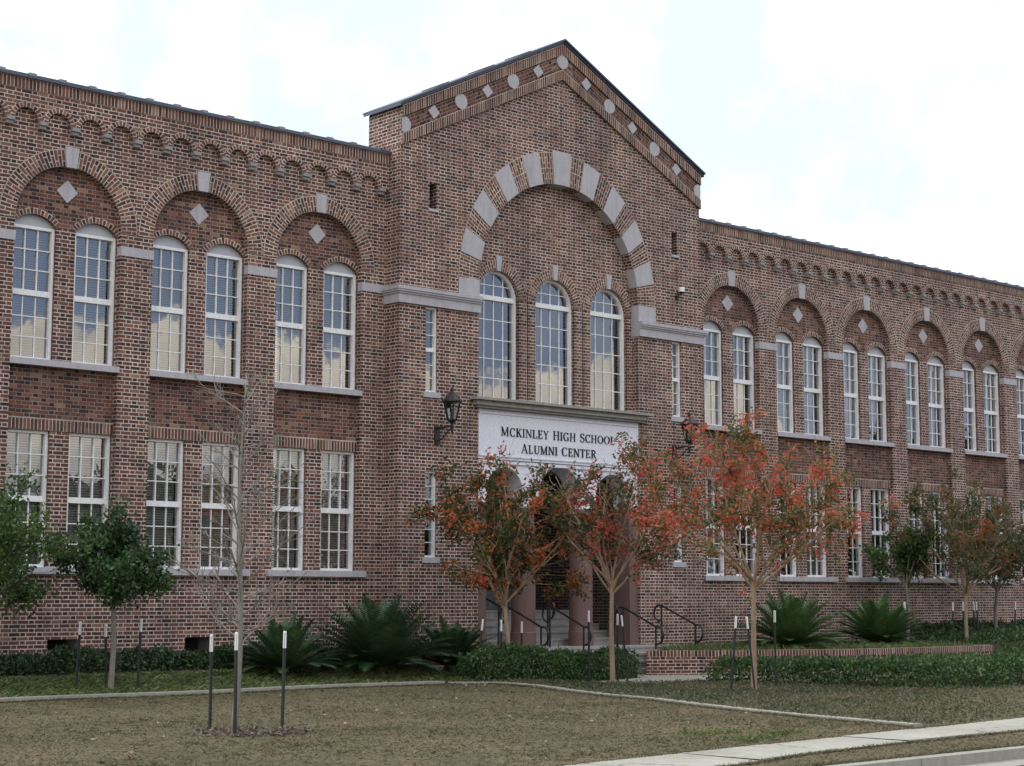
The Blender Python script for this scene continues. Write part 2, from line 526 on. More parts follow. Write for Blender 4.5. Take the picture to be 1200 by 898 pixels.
def ring(mb, cx, cz, ai, bi, ao, bo, t0, t1, n, Y0, Y1, mat=None, outer=True):
    """masonry arch: front face at Y0, soffit and extrados back to Y1; uv u = radial, v = along"""
    pi_, po = arc(cx, cz, ai, bi, t0, t1, n), arc(cx, cz, ao, bo, t0, t1, n)
    s = 0.0
    for i in range(n):
        mo = math.hypot(po[i + 1][0] - po[i][0], po[i + 1][1] - po[i][1])
        mi = math.hypot(pi_[i + 1][0] - pi_[i][0], pi_[i + 1][1] - pi_[i][1])
        d = (mo + mi) / 2
        wd = math.hypot(po[i][0] - pi_[i][0], po[i][1] - pi_[i][1])
        wr = .305 * max(1, round(wd / .305)) if wd > .16 else .1017
        q = [pi_[i], po[i], po[i + 1], pi_[i + 1]]
        uv = [(0, s), (wr, s), (wr, s + d), (0, s + d)]
        mb.face([(x, Y0, z) for x, z in q], uv, mat)
        mb.face([(pi_[i][0], Y0, pi_[i][1]), (pi_[i + 1][0], Y0, pi_[i + 1][1]), (pi_[i + 1][0], Y1, pi_[i + 1][1]), (pi_[i][0], Y1, pi_[i][1])],
                [(0, s), (0, s + d), (.2, s + d), (.2, s)], mat)
        if outer:
            mb.face([(po[i][0], Y0, po[i][1]), (po[i][0], Y1, po[i][1]), (po[i + 1][0], Y1, po[i + 1][1]), (po[i + 1][0], Y0, po[i + 1][1])],
                    [(0, s), (.1, s), (.1, s + d), (0, s + d)], mat)
        s += d
    for k in (0, n):
        a, b = pi_[k], po[k]
        mb.face([(a[0], Y0, a[1]), (b[0], Y0, b[1]), (b[0], Y1, b[1]), (a[0], Y1, a[1])], [(0, 0), (.2, 0), (.2, .1), (0, .1)], mat)


def lathe(mb, prof, cx, cy, n=24, mat=None, rot=0.0, close=True):
    for (r0, z0), (r1, z1) in zip(prof[:-1], prof[1:]):
        for i in range(n):
            a, b = rot + 2 * math.pi * i / n, rot + 2 * math.pi * (i + 1) / n
            mb.face([(cx + r0 * math.cos(a), cy + r0 * math.sin(a), z0), (cx + r0 * math.cos(b), cy + r0 * math.sin(b), z0),
                     (cx + r1 * math.cos(b), cy + r1 * math.sin(b), z1), (cx + r1 * math.cos(a), cy + r1 * math.sin(a), z1)], None, mat)


def tube(mb, pts, rad, n=6, mat=None, cap=True):
    pts = [Vector(p) for p in pts]
    if not hasattr(rad, '__len__'):
        rad = [rad] * len(pts)
    rings = []
    ref = Vector((0.31, 0.17, 0.93))
    for i, p in enumerate(pts):
        d = (pts[min(i + 1, len(pts) - 1)] - pts[max(i - 1, 0)])
        if d.length < 1e-9:
            d = Vector((0, 0, 1))
        d.normalize()
        if abs(d.dot(ref)) > .97:
            ref = Vector((.9, .2, .1))
        a = d.cross(ref).normalized()
        b = d.cross(a)
        rings.append([p + (a * math.cos(2 * math.pi * k / n) + b * math.sin(2 * math.pi * k / n)) * rad[i] for k in range(n)])
    base = len(mb.v)
    for r in rings:
        mb.v.extend([tuple(q) for q in r])
    mi = mb.mat(mat) if mat else 0
    for i in range(len(rings) - 1):
        for k in range(n):
            k2 = (k + 1) % n
            mb.f.append((base + i * n + k, base + i * n + k2, base + (i + 1) * n + k2, base + (i + 1) * n + k))
            mb.uv.append([(0, 0)] * 4)
            mb.mi.append(mi)
    if cap:
        for off, seq in ((0, range(n - 1, -1, -1)), ((len(rings) - 1) * n, range(n))):
            mb.f.append(tuple(base + off + k for k in seq))
            mb.uv.append([(0, 0)] * n)
            mb.mi.append(mi)


def quads_obj(name, V, mat, parent=None, loc=(0, 0, 0)):
    """V: (n,4,3) array of loose quads -> one mesh object"""
    V = np.asarray(V, dtype=np.float32)
    n = len(V)
    me = bpy.data.meshes.new(name)
    me.vertices.add(n * 4)
    me.vertices.foreach_set('co', V.reshape(-1))
    me.loops.add(n * 4)
    me.loops.foreach_set('vertex_index', np.arange(n * 4, dtype=np.int32))
    me.polygons.add(n)
    me.polygons.foreach_set('loop_start', np.arange(0, n * 4, 4, dtype=np.int32))
    me.polygons.foreach_set('loop_total', np.full(n, 4, dtype=np.int32))
    me.materials.append(M[mat])
    me.update(calc_edges=True)
    me.validate()
    o = bpy.data.objects.new(name, me)
    COL.objects.link(o)
    o.location = loc
    if parent:
        o.parent = parent
    return o


def unit(a):
    return a / np.maximum(np.linalg.norm(a, axis=-1, keepdims=True), 1e-9)


def leaf_quads(P, D, length, width, rg, up=None):
    """rhombic leaves at P pointing along D (n,3)"""
    n = len(P)
    D = unit(D)
    side = unit(np.cross(D, unit(rg.normal(size=(n, 3)))))
    L = (length * rg.uniform(.45, 1.35, n))[:, None]
    W = (width * rg.uniform(.7, 1.2, n))[:, None]
    nrm = np.cross(D, side)
    mid = P + D * L * .45
    fold = nrm * W * .25
    return np.stack([P, mid + side * W * .5 + fold, P + D * L, mid - side * W * .5 + fold], axis=1)


# ------------------------------------------------------------------ measures of the school
CX = 25.72                    # middle of the gabled entrance block
D = 27.03                     # its front plane
YW = 27.48                    # front plane of the wings (piers)
YR = YW + .13                 # recessed bay panels
XL, XR = CX - 4.45, CX + 4.45
BAYS_L = [CX - 6.07 - 2.68 * k for k in range(4)]
BAYS_R = [CX + 6.07 + 2.68 * k for k in range(7)]

school = empty('school_building', (CX, D, 0), 'long two-storey brick school with arched windows and a gabled centre', 'building')


def kid(mb, name, mat=None, smooth=False):
    return child(mb, name, mat, school, smooth)


# ---- wings
def wing(bays, x0, x1, mirror):
    wall = MB()
    opens, xs = [], [x0, x1]
    N = 22
    for c in bays:
        f = (lambda c: (lambda x: 8.08 + math.sqrt(max(0, 1.02 ** 2 - (x - c) ** 2))))(c)
        opens.append((c - 1.02, c + 1.02, lambda x: 2.06, f))
        xs += [c - 1.02 * math.cos(math.pi * i / N) for i in range(N + 1)]
    vents = []
    for c in (bays[1], bays[2]) if mirror < 0 else ():
        vents.append((c - .17, c + .42))
        opens.append((c - .17, c + .42, lambda x: .42, lambda x: .90))
        xs += [c - .17, c + .42]
    face_cols(wall, xs, lambda x: -.2, lambda x: 10.1, opens, YW, 'brick')
    for c in bays:
        pts = [(c - 1.02, 2.06)] + arc(c, 8.08, 1.02, 1.02, math.pi, 0, N) + [(c + 1.02, 2.06)]
        reveal(wall, pts, YW, YR, 'brick')
    for a, b in vents:
        reveal(wall, [(a, .42), (a, .9), (b, .9), (b, .42)], YW, YW + .5, 'concrete')
        wall.fxz([(a, .42), (b, .42), (b, .9), (a, .9)], YW + .5, 'dark')
    # recessed panels with two windows below and two above
    for c in bays:
        po, px_ = [], [c - 1.02, c + 1.02]
        for s in (-1, 1):
            xc = c + s * .595
            a, b = xc - .41, xc + .41
            po.append((a, b, lambda x: 2.12, lambda x: 4.45))
            rr = (.41 ** 2 + .20 ** 2) / (2 * .20)
            g = (lambda xc: (lambda x: 8.20 - rr + math.sqrt(max(0, rr ** 2 - (x - xc) ** 2))))(xc)
            po.append((a, b, lambda x: 5.66, g))
            px_ += list(np.linspace(a, b, 11))
            hd = [(x, g(x)) for x in np.linspace(a, b, 11)]
            reveal(wall, [(a, 2.12), (a, 4.45), (b, 4.45), (b, 2.12)], YR, YR + .2, 'panel')
            reveal(wall, [(a, 5.66)] + hd + [(b, 5.66)], YR, YR + .2, 'panel')
        px_ += [c - 1.02 * math.cos(math.pi * i / N) for i in range(N + 1)]
        for za, zb, mt in ((2.06, 4.45, 'brick'), (4.45, 5.60, 'panel'), (5.60, 8.0, 'brick')):
            face_cols(wall, px_, lambda x: za, lambda x: zb, [(o[0], o[1], (lambda f, a_, b_: (lambda x: min(max(f(x), a_), b_)))(o[2], za, zb), (lambda f, a_, b_: (lambda x: min(max(f(x), a_), b_)))(o[3], za, zb)) for o in po], YR, mt)
        face_cols(wall, px_, lambda x: 8.0, lambda x: 8.08 + math.sqrt(max(0, 1.02 ** 2 - (x - c) ** 2)),
                  [(o[0], o[1], lambda x: 8.0, (lambda f: (lambda x: max(f(x), 8.0)))(o[3])) for o in po if o[3]((o[0] + o[1]) / 2) > 8.0], YR, 'panel')
    # top, back and far end so the wing is a real volume
    xe = x0 if mirror < 0 else x1
    wall.face([(x0, YW + .3, 10.12), (x1, YW + .3, 10.12), (x1, YW + 13, 10.12), (x0, YW + 13, 10.12)], None, 'dark')
    wall.face([(x0, YW + .3, 10.12), (x1, YW + .3, 10.12), (x1, YW + .3, 10.5), (x0, YW + .3, 10.5)], None, 'brick')
    wall.face([(x0, YW + 13, -.2), (x1, YW + 13, -.2), (x1, YW + 13, 10.5), (x0, YW + 13, 10.5)], [(x0, 0), (x1, 0), (x1, 10.7), (x0, 10.7)], 'brick')
    wall.face([(xe, YW, -.2), (xe, YW + 13, -.2), (xe, YW + 13, 10.5), (xe, YW, 10.5)], [(0, 0), (13, 0), (13, 10.7), (0, 10.7)], 'brick')
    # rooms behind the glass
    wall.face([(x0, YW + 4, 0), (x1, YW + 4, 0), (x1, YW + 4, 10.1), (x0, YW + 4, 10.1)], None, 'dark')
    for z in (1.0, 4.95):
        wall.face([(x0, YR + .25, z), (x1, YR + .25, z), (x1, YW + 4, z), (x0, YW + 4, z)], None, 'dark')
    kid(wall, 'wall')

    # corbelled arcade below the parapet
    SP = .6157
    band = MB()
    if mirror < 0:
        k0 = XL - .20
        cs = [k0 - SP * i for i in range(int((k0 - x0) / SP) + 1)]
    else:
        k0 = XR + .20
        cs = [k0 + SP * i for i in range(int((x1 - k0) / SP) + 1)]
    ac = [c + (-SP / 2 if mirror < 0 else SP / 2) for c in cs]
    r = .215

    def low(x):
        for a in ac:
            if abs(x - a) < r:
                return 9.78 + math.sqrt(max(0, r * r - (x - a) ** 2))
        return 9.78
    bx = [x0, x1]
    for a in ac:
        bx += [a - r * math.cos(math.pi * i / 10) for i in range(11)]
    bx = [x for x in bx if x0 <= x <= x1]
    face_cols(band, bx, low, lambda x: 10.31, [], YW - .085, 'brick')
    for a in ac:
        if a - r < x0 or a + r > x1:
            continue
        reveal(band, arc(a, 9.78, r, r, math.pi, 0, 10), YW - .085, YW, 'brick')
    for c in cs:
        band.face([(c - SP / 2 + r, YW - .085, 9.78), (c - SP / 2 + r, YW, 9.78), (c + SP / 2 - r, YW, 9.78), (c + SP / 2 - r, YW - .085, 9.78)], None, 'brick')
    kid(band, 'corbelled_band')
    sold = MB()
    z0, z1, y = 10.305, 10.50, YW - .10
    sold.face([(x0, y, z0), (x1, y, z0), (x1, y, z1), (x0, y, z1)], [(0, x0), (0, x1), (.2033, x1), (.2033, x0)], 'soldier')
    sold.face([(x0, y, z0), (x0, YW, z0), (x1, YW, z0), (x1, y, z0)], [(0, x0), (.1, x0), (.1, x1), (0, x1)], 'soldier')
    kid(sold, 'soldier_course')
    # each little arch and corbel
    am = MB()
    ring(am, 0, 0, r, r, .303, .303, 0.02, math.pi - .02, 14, -.012, .0, 'arch')
    cm = MB()
    cm.box(-.075, .075, -.145, .02, -.065, 0)
    cm.box(-.06, .06, -.105, .02, -.125, -.065)
    first = None
    for a in ac:
        if a - .31 < x0 or a + .31 > x1:
            continue
        if first is None:
            first = am.build('small_arch')
            under(first, school)
            first.location = Vector((a, YW - .085, 9.78)) - Vector(school.location)
            fa = a
        else:
            copy_child(first, 'small_arch', school, (a - fa, 0, 0))
    first = None
    for c in cs:
        if c - .1 < x0 or c + .1 > x1:
            continue
        if first is None:
            first = cm.build('corbel', 'corbel')
            first.parent = school
            first.location = Vector((c, YW, 9.78)) - Vector(school.location)
            fa = c
        else:
            copy_child(first, 'corbel', school, (c - fa, 0, 0))
    # coping: glazed cap with raised joint tiles
    cp = MB()
    cp.box(x0, x1, YW - .15, YW + .32, 10.50, 10.545)
    cp.box(x0, x1, YW - .12, YW + .29, 10.545, 10.575)
    cpo = kid(cp, 'coping', 'coping')
    step = .575
    x = x0 + .3
    tm = MB()
    y = YW - .158
    tm.face([(-.08, y, 10.535), (.08, y, 10.535), (.065, y + .03, 10.60), (-.065, y + .03, 10.60)])
    tm.face([(-.065, y + .03, 10.60), (.065, y + .03, 10.60), (.065, YW + .3, 10.60), (-.065, YW + .3, 10.60)])
    for k in (-1, 1):
        tm.face([(k * .08, y, 10.535), (k * .065, y + .03, 10.60), (k * .065, YW + .3, 10.60), (k * .08, YW + .3, 10.535)])
    first = None
    while x < x1 - .1:
        if first is None:
            first = tm.build('joint_tile', 'tile', cpo)
            first.location = (x, 0, 0)
        else:
            o = first.copy()
            o.name = 'joint_tile'
            COL.objects.link(o)
            o.parent = cpo
            o.location = (x, 0, 0)
        x += step


XWL, XWR = BAYS_L[-1] - 1.34, BAYS_R[-1] + 1.34
wing(BAYS_L, XWL, XL + .01, -1)
wing(BAYS_R, XR - .01, XWR, 1)


# ---- windows
def sash_window(xc, z0, z1, wd, Y, seed, blind=True, cols=3, head=None, rows=3, arched=False, slit=False):
    """white sash window; returns the frame with panes (and blind) below it"""
    rg = random.Random(seed)
    fr = MB()
    a, b = xc - wd / 2, xc + wd / 2
    t = .05 if not slit else .04
    yf, yg = Y, Y + .075
    fr.box(a, a + t, yf, yg + .03, z0, z1)
    fr.box(b - t, b, yf, yg + .03, z0, z1)
    fr.box(a + t, b - t, yf, yg + .03, z0, z0 + t)
    if not arched:
        fr.box(a + t, b - t, yf, yg + .03, z1 - t, z1)
    zm = (z0 + z1) / 2 if not arched else z1
    mr = .05 if not slit else .04
    fr.box(a + t, b - t, yf + .015, yg + .03, zm - mr, zm + mr)
    m = .0088
    panes = MB()
    secs = [(z0 + t, zm - mr), (zm + mr, z1 - t)] if not arched else [(z0 + t, zm - mr)]
    x0, x1 = a + t, b - t
    for si, (s0, s1) in enumerate(secs):
        # stile of the sash
        yy = yg - .012 - (.02 if si else 0)
        for i in range(1, cols):
            x = x0 + (x1 - x0) * i / cols
            fr.box(x - m, x + m, yy - .008, yg + .012, s0, s1)
        for j in range(1, rows):
            z = s0 + (s1 - s0) * j / rows
            fr.box(x0, x1, yy - .006, yg + .010, z - m, z + m)
        for i in range(cols):
            for j in range(rows):
                p0, p1 = x0 + (x1 - x0) * i / cols, x0 + (x1 - x0) * (i + 1) / cols
                q0, q1 = s0 + (s1 - s0) * j / rows, s0 + (s1 - s0) * (j + 1) / rows
                k1, k2 = rg.uniform(-1, 1) * .00045, rg.uniform(-1, 1) * .00045
                panes.face([(p0, yg - k1 - k2, q0), (p1, yg + k1 - k2, q0), (p1, yg + k1 + k2, q1), (p0, yg - k1 + k2, q1)])
    if arched:
        r = wd / 2
        ring(fr, xc, z1, r - t, r - t, r, r, 0, math.pi, 20, yf, yg + .03)
        ri = r - t
        zc = z1 + mr
        for i in range(1, cols):
            x = x0 + (x1 - x0) * i / cols
            hz = math.sqrt(max(0, ri * ri - (x - xc) ** 2))
            fr.box(x - m, x + m, yg - .02, yg + .012, zc, z1 + hz)
        zz = z1 + ri * .52
        hx = math.sqrt(ri * ri - (ri * .52) ** 2)
        fr.box(xc - hx, xc + hx, yg - .018, yg + .010, zz - m, zz + m)
        P = arc(xc, z1, ri, ri, 0, math.pi, 20)
        for i in range(10):
            lo, hi = P[i], P[i + 1]
            lo2, hi2 = P[20 - i], P[19 - i]
            panes.face([(lo2[0], yg, lo2[1]), (lo[0], yg, lo[1]), (hi[0], yg, hi[1]), (hi2[0], yg, hi2[1])])
    win = kid(fr, 'window', 'white')
    po = panes.build('pane', 'glass')
    po.parent = win
    if blind:
        bl = MB()
        drop = z0 + .03
        z = z1 - .05
        g = rg.uniform(.012, .022)
        while z > drop:
            bl.face([(a + .07, yg + .115, z), (b - .07, yg + .115, z), (b - .07, yg + .115 - g, z - .038), (a + .07, yg + .115 - g, z - .038)])
            z -= .045
        bo = bl.build('blind', 'blind_skylit' if z0 < 3 else 'blind')
        bo.parent = win
    if head:
        hm = MB()
        P = head
        for (xa, za), (xb, zb) in zip(P[:-1], P[1:]):
            hm.fxz([(xa, z1 - .001), (xb, z1 - .001), (xb, zb), (xa, za)], Y + .02)
        ho = hm.build('head_panel', 'tymp')
        ho.parent = win
    return win


sd = 0
for c in BAYS_L + BAYS_R:
    for s in (-1, 1):
        xc = c + s * .595
        sd += 1
        right = c > CX
        sash_window(xc, 2.12, 4.45, .82, YR + .055, sd, blind=(not right) or sd % 3 == 0)
        rr = (.41 ** 2 + .20 ** 2) / .40
        hd = [(x, 8.20 - rr + math.sqrt(max(0, rr ** 2 - (x - xc) ** 2))) for x in np.linspace(xc - .41, xc + .41, 11)]
        sash_window(xc, 5.66, 7.99, .82, YR + .055, sd + 100, blind=(not right) or sd % 4 == 0, head=hd)
        # little segmental brick arch above the head
        g = MB()
        half = math.asin(.41 / rr)
        ring(g, xc, 8.20 - rr, rr, rr, rr + .105, rr + .105, math.pi / 2 - half, math.pi / 2 + half, 10, YR - .014, YR, 'arch')
        kid(g, 'window_arch')
    # bay arch, keystone, lozenge, sills, soldier course
    g = MB()
    ring(g, c, 8.08, 1.02, 1.02, 1.325, 1.325, -.02, math.pi + .02, 40, YW - .012, YW + .05, 'arch')
    kid(g, 'bay_arch')
    g = MB()
    ring(g, c, 8.08, 1.005, 1.005, 1.372, 1.372, math.pi / 2 - .098, math.pi / 2 + .098, 3, YW - .03, YW + .06)
    kid(g, 'keystone', 'stone')
    g = MB()
    h, cz = .205, 8.68
    dq = [(c, cz - h), (c + h, cz), (c, cz + h), (c - h, cz)]
    g.fxz(dq, YR - .015)
    for (ax, az), (bx, bz) in zip(dq, dq[1:] + dq[:1]):
        g.face([(ax, YR - .015, az), (ax, YR + .01, az), (bx, YR + .01, bz), (bx, YR - .015, bz)])
    kid(g, 'lozenge', 'stone')
    g = MB()
    g.box(c - 1.035, c + 1.035, YW - .035, YR + .09, 5.55, 5.657)
    kid(g, 'sill', 'stone')
    g = MB()
    g.box(c - 1.14, c + 1.14, YW - .085, YR + .09, 2.005, 2.117)
    kid(g, 'sill', 'stone')
    g = MB()
    y = YR - .012
    g.face([(c - 1.018, y, 4.455), (c + 1.018, y, 4.455), (c + 1.018, y, 4.66), (c - 1.018, y, 4.66)],
           [(0, c - 1.018), (0, c + 1.018), (.2033, c + 1.018), (.2033, c - 1.018)], 'soldier')
    g.face([(c - 1.018, y, 4.66), (c + 1.018, y, 4.66), (c + 1.018, YR, 4.66), (c - 1.018, YR, 4.66)], None, 'soldier')
    g.face([(c - 1.018, YR + .06, 4.455), (c + 1.018, YR + .06, 4.455), (c + 1.018, y, 4.455), (c - 1.018, y, 4.455)], None, 'soldier')
    kid(g, 'soldier_course')

# impost stones on the piers
imp = []
for bs, sgn in ((BAYS_L, -1), (BAYS_R, 1)):
    for i, c in enumerate(bs):
        if i == 0:
            a, b = (c + 1.02, XL + .02) if sgn < 0 else (XR - .02, c - 1.02)
            imp.append((a, b))
        if i + 1 < len(bs):
            d2 = bs[i + 1]
            a, b = (d2 + 1.02, c - 1.02) if sgn < 0 else (c + 1.02, d2 - 1.02)
            imp.append((a, b))
for a, b in imp:
    g = MB()
    g.box(a - .012, b + .012, YW - .022, YW + .12, 7.66, 7.83)
    kid(g, 'impost', 'stone')

# ---- entrance block
AI, BI, AO, BO, AZ = 2.37, 2.43, 2.92, 3.13, 8.10


def gab(x):
    return 13.73 - .5 * abs(x - CX)


def arch_top(x):
    return AZ + BI * math.sqrt(max(0, 1 - ((x - CX) / AI) ** 2))


tw = MB()
N = 36
xs = [XL, XR, CX] + [CX - AI * math.cos(math.pi * i / N) for i in range(N + 1)]
opens = [(CX - AI, CX + AI, lambda x: -.2, arch_top)]
slits = []
for s in (-1, 1):
    xc = CX + s * 3.62
    for z0, z1, hw, kind in ((5.70, 7.43, .155, 'w'), (2.40, 4.12, .155, 'w'), (9.45, 9.98, .10, 'v')):
        xx = xc if kind == 'w' else CX + s * 3.60
        slits.append((xx, z0, z1, hw, kind))
        opens.append((xx - hw, xx + hw, (lambda v: (lambda x: v))(z0), (lambda v: (lambda x: v))(z1)))
        xs += [xx - hw, xx + hw]
face_cols(tw, xs, lambda x: -.2, gab, opens, D, 'brick')
# jambs and soffit of the great arch
pts = [(CX - AI, -.2)] + arc(CX, AZ, AI, BI, math.pi, 0, N) + [(CX + AI, -.2)]
reveal(tw, pts, D, D + .24, 'brick')
for xx, z0, z1, hw, kind in slits:
    reveal(tw, [(xx - hw, z0), (xx - hw, z1), (xx + hw, z1), (xx + hw, z0), (xx - hw, z0)], D, D + .3, 'brick')
    if kind == 'v':
        tw.fxz([(xx - hw, z0), (xx + hw, z0), (xx + hw, z1), (xx - hw, z1)], D + .28, 'dark')
# returns and back of the gable slab
DB = 1.05
for x, flip in ((XL, 1), (XR, 0)):
    zt = gab(x)
    q = [(x, D, -.2), (x, D + DB, -.2), (x, D + DB, zt), (x, D, zt)]
    tw.face(q, [(p[1], p[2]) for p in q], 'brick')
tw.face([(XL, D + DB, 9.5), (XR, D + DB, 9.5), (XR, D + DB, gab(XR)), (CX, D + DB, gab(CX)), (XL, D + DB, gab(XL))],
        [(XL, 9.5), (XR, 9.5), (XR, 11.5), (CX, 13.7), (XL, 11.5)], 'brick')
# recess panel behind the arch with the three round-headed openings
YP = D + .24
po, pxs = [], [CX - AI, CX + AI]
ARW = [CX - 1.64, CX, CX + 1.64]
for xc in ARW:
    f = (lambda xc: (lambda x: 7.88 + math.sqrt(max(0, .58 ** 2 - (x - xc) ** 2))))(xc)
    po.append((xc - .58, xc + .58, lambda x: 5.72, f))
    pxs += [xc - .58 * math.cos(math.pi * i / 20) for i in range(21)]
    reveal(tw, [(xc - .58, 5.72)] + arc(xc, 7.88, .58, .58, math.pi, 0, 20) + [(xc + .58, 5.72)], YP, YP + .2, 'brick')
pxs += [CX - AI * math.cos(math.pi * i / N) for i in range(N + 1)]
face_cols(tw, pxs, lambda x: 5.6, arch_top, po, YP, 'brick')
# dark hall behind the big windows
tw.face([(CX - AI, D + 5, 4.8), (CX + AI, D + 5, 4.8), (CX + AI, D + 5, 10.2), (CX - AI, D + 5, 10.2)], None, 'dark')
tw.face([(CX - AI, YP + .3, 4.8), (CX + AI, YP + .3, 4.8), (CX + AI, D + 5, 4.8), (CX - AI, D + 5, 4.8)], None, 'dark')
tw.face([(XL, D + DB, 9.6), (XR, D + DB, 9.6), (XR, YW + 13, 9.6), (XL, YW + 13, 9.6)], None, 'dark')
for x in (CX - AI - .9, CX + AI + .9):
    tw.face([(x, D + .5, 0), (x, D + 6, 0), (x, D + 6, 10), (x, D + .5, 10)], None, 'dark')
kid(tw, 'wall')

for xc in ARW:
    g = MB()
    ring(g, xc, 7.88, .58, .58, .80, .80, 0, math.pi, 26, YP - .035, YP + .02, 'arch')
    for s in (-1, 1):
        xa, xb = (xc - .80, xc - .58) if s < 0 else (xc + .58, xc + .80)
        g.face([(xa, YP - .035, 5.70), (xb, YP - .035, 5.70), (xb, YP - .035, 7.88), (xa, YP - .035, 7.88)], [(0, 5.7), (.305, 5.7), (.305, 7.88), (0, 7.88)], 'arch')
        for x in (xa, xb):
            g.face([(x, YP - .035, 5.70), (x, YP + .02, 5.70), (x, YP + .02, 7.88), (x, YP - .035, 7.88)], [(0, 5.7), (.1, 5.7), (.1, 7.88), (0, 7.88)], 'arch')
    kid(g, 'window_arch')
    g = MB()
    ring(g, xc, 7.88, .57, .57, .90, .90, math.pi / 2 - .09, math.pi / 2 + .09, 2, YP - .055, YP + .01)
    kid(g, 'keystone', 'stone')
    sash_window(xc, 5.72, 7.88, 1.16, YP + .075, int(xc * 10), blind=False, cols=4, rows=5, arched=True)

for xx, z0, z1, hw, kind in slits:
    g = MB()
    if kind == 'w':
        g.box(xx - hw - .06, xx + hw + .06, D - .035, D + .2, z0 - .11, z0 + .002)
        sash_window(xx, z0, z1, hw * 2, D + .05, int(xx * 7 + z0), blind=False, cols=1, rows=3, slit=True)
    else:
        g.box(xx - hw - .03, xx + hw + .03, D - .03, D + .2, z0 - .055, z0 + .002)
    kid(g, 'sill', 'stone')

# great arch: brick ring with stone voussoirs
g = MB()
ring(g, CX, AZ, AI, BI, AO, BO, .0, math.pi, 72, D - .006, D + .2, 'arch')
kid(g, 'great_arch')
for k in range(-4, 5):
    th = math.pi / 2 + k * R(18.6)
    hw = .085 if k else .095
    g = MB()
    e = .035 if k == 0 else .0
    ring(g, CX, AZ, AI - .008, BI - .008, AO + e, BO + e, th - hw, th + hw, 4, D - .02, D + .235)
    kid(g, 'voussoir', 'stone')
for s in (-1, 1):
    g = MB()
    xa, xb = sorted((CX + s * (AI - .008), CX + s * AO))
    g.box(xa, xb, D - .02, D + .235, 7.775, 8.14)
    kid(g, 'voussoir', 'stone')
    # string course at the springing
    g = MB()
    for pr, z0, z1 in ((.06, 7.44, 7.62), (.085, 7.62, 7.66), (.115, 7.66, 7.70), (.135, 7.70, 7.77)):
        xo, xi = CX + s * (4.45 + pr), CX + s * (AI - .010)
        xa, xb = sorted((xo, xi))
        g.box(xa, xb, D - pr, D + .235, z0, z1)
        xo, xi = CX + s * (4.45 + pr), CX + s * 4.3
        xa, xb = sorted((xo, xi))
        g.box(xa, xb, D + .235, YW + .05, z0, z1)
    kid(g, 'string_course', 'stone')


# rake bands under the gable coping
def rake(v0, v1, proud, mat, along=True):
    g = MB()
    cosr = math.cos(math.atan(.5))
    Lx = 4.45 + .012
    for s in (-1, 1):
        q = [(CX, gab(CX) - v1), (CX + s * Lx, gab(CX) - .5 * Lx - v1), (CX + s * Lx, gab(CX) - .5 * Lx - v0), (CX, gab(CX) - v0)]
        if s < 0:
            q = [q[1], q[0], q[3], q[2]]
        L = Lx / cosr
        hgt = (v1 - v0) * cosr
        if along:
            uv = [(0, 0), (0, L), (.2033, L), (.2033, 0)]
            if s < 0:
                uv = [(0, L), (0, 0), (.2033, 0), (.2033, L)]
        else:
            uv = [(0, 0), (L, 0), (L, hgt), (0, hgt)]
            if s < 0:
                uv = [(L, 0), (0, 0), (0, hgt), (L, hgt)]
        g.face([(x, D - proud, z) for x, z in q], uv, mat)
        xo = CX + s * Lx
        zb, zt = gab(CX) - .5 * Lx - v1, gab(CX) - .5 * Lx - v0
        # underside and wrap along the return
        g.face([(CX, D - proud, gab(CX) - v1), (xo, D - proud, zb), (xo, D + .01, zb), (CX, D + .01, gab(CX) - v1)],
               [(0, 0), (0, L), (.1, L), (.1, 0)], mat)
        q2 = [(xo, D - proud, zb), (xo, D + DB, zb), (xo, D + DB, zt), (xo, D - proud, zt)]
        g.face(q2, [(p[1], p[2]) for p in q2], 'brick')
        xi = CX + s * 4.4
        g.face([(xo, D - proud, zb), (xi, D - proud, zb), (xi, D + DB, zb), (xo, D + DB, zb)], None, 'brick')
    return kid(g, 'rake_band')


rake(.05, .275, .075, 'soldier')
rake(.275, .62, .03, 'panel', along=False)
rake(.62, .845, .06, 'soldier')
for k in range(-6, 7):
    x = CX + k * .727
    z = gab(x) - .445
    g = MB()
    y0 = D - .055
    if abs(k) == 6:
        x = CX + (4.40 if k > 0 else -4.40)
        z = gab(x) - .46
    if k % 2 == 0:
        P = arc(x, z, .165, .165, 0, 2 * math.pi, 24)
        P = [q for q in P]
        if abs(k) == 6:
            P = [(min(max(a, XL + .0), XR - .0), b) for a, b in P]
        P = P[:-1]
        g.fxz(P, y0)
        for (ax, az), (bx, bz) in zip(P, P[1:] + P[:1]):
            g.face([(ax, y0, az), (ax, y0 + .03, az), (bx, y0 + .03, bz), (bx, y0, bz)])
        kid(g, 'roundel', 'stone')
    else:
        h = .15
        dq = [(x, z - h), (x + h, z), (x, z + h), (x - h, z)]
        g.fxz(dq, y0)
        for (ax, az), (bx, bz) in zip(dq, dq[1:] + dq[:1]):
            g.face([(ax, y0, az), (ax, y0 + .03, az), (bx, y0 + .03, bz), (bx, y0, bz)])
        kid(g, 'lozenge', 'stone')
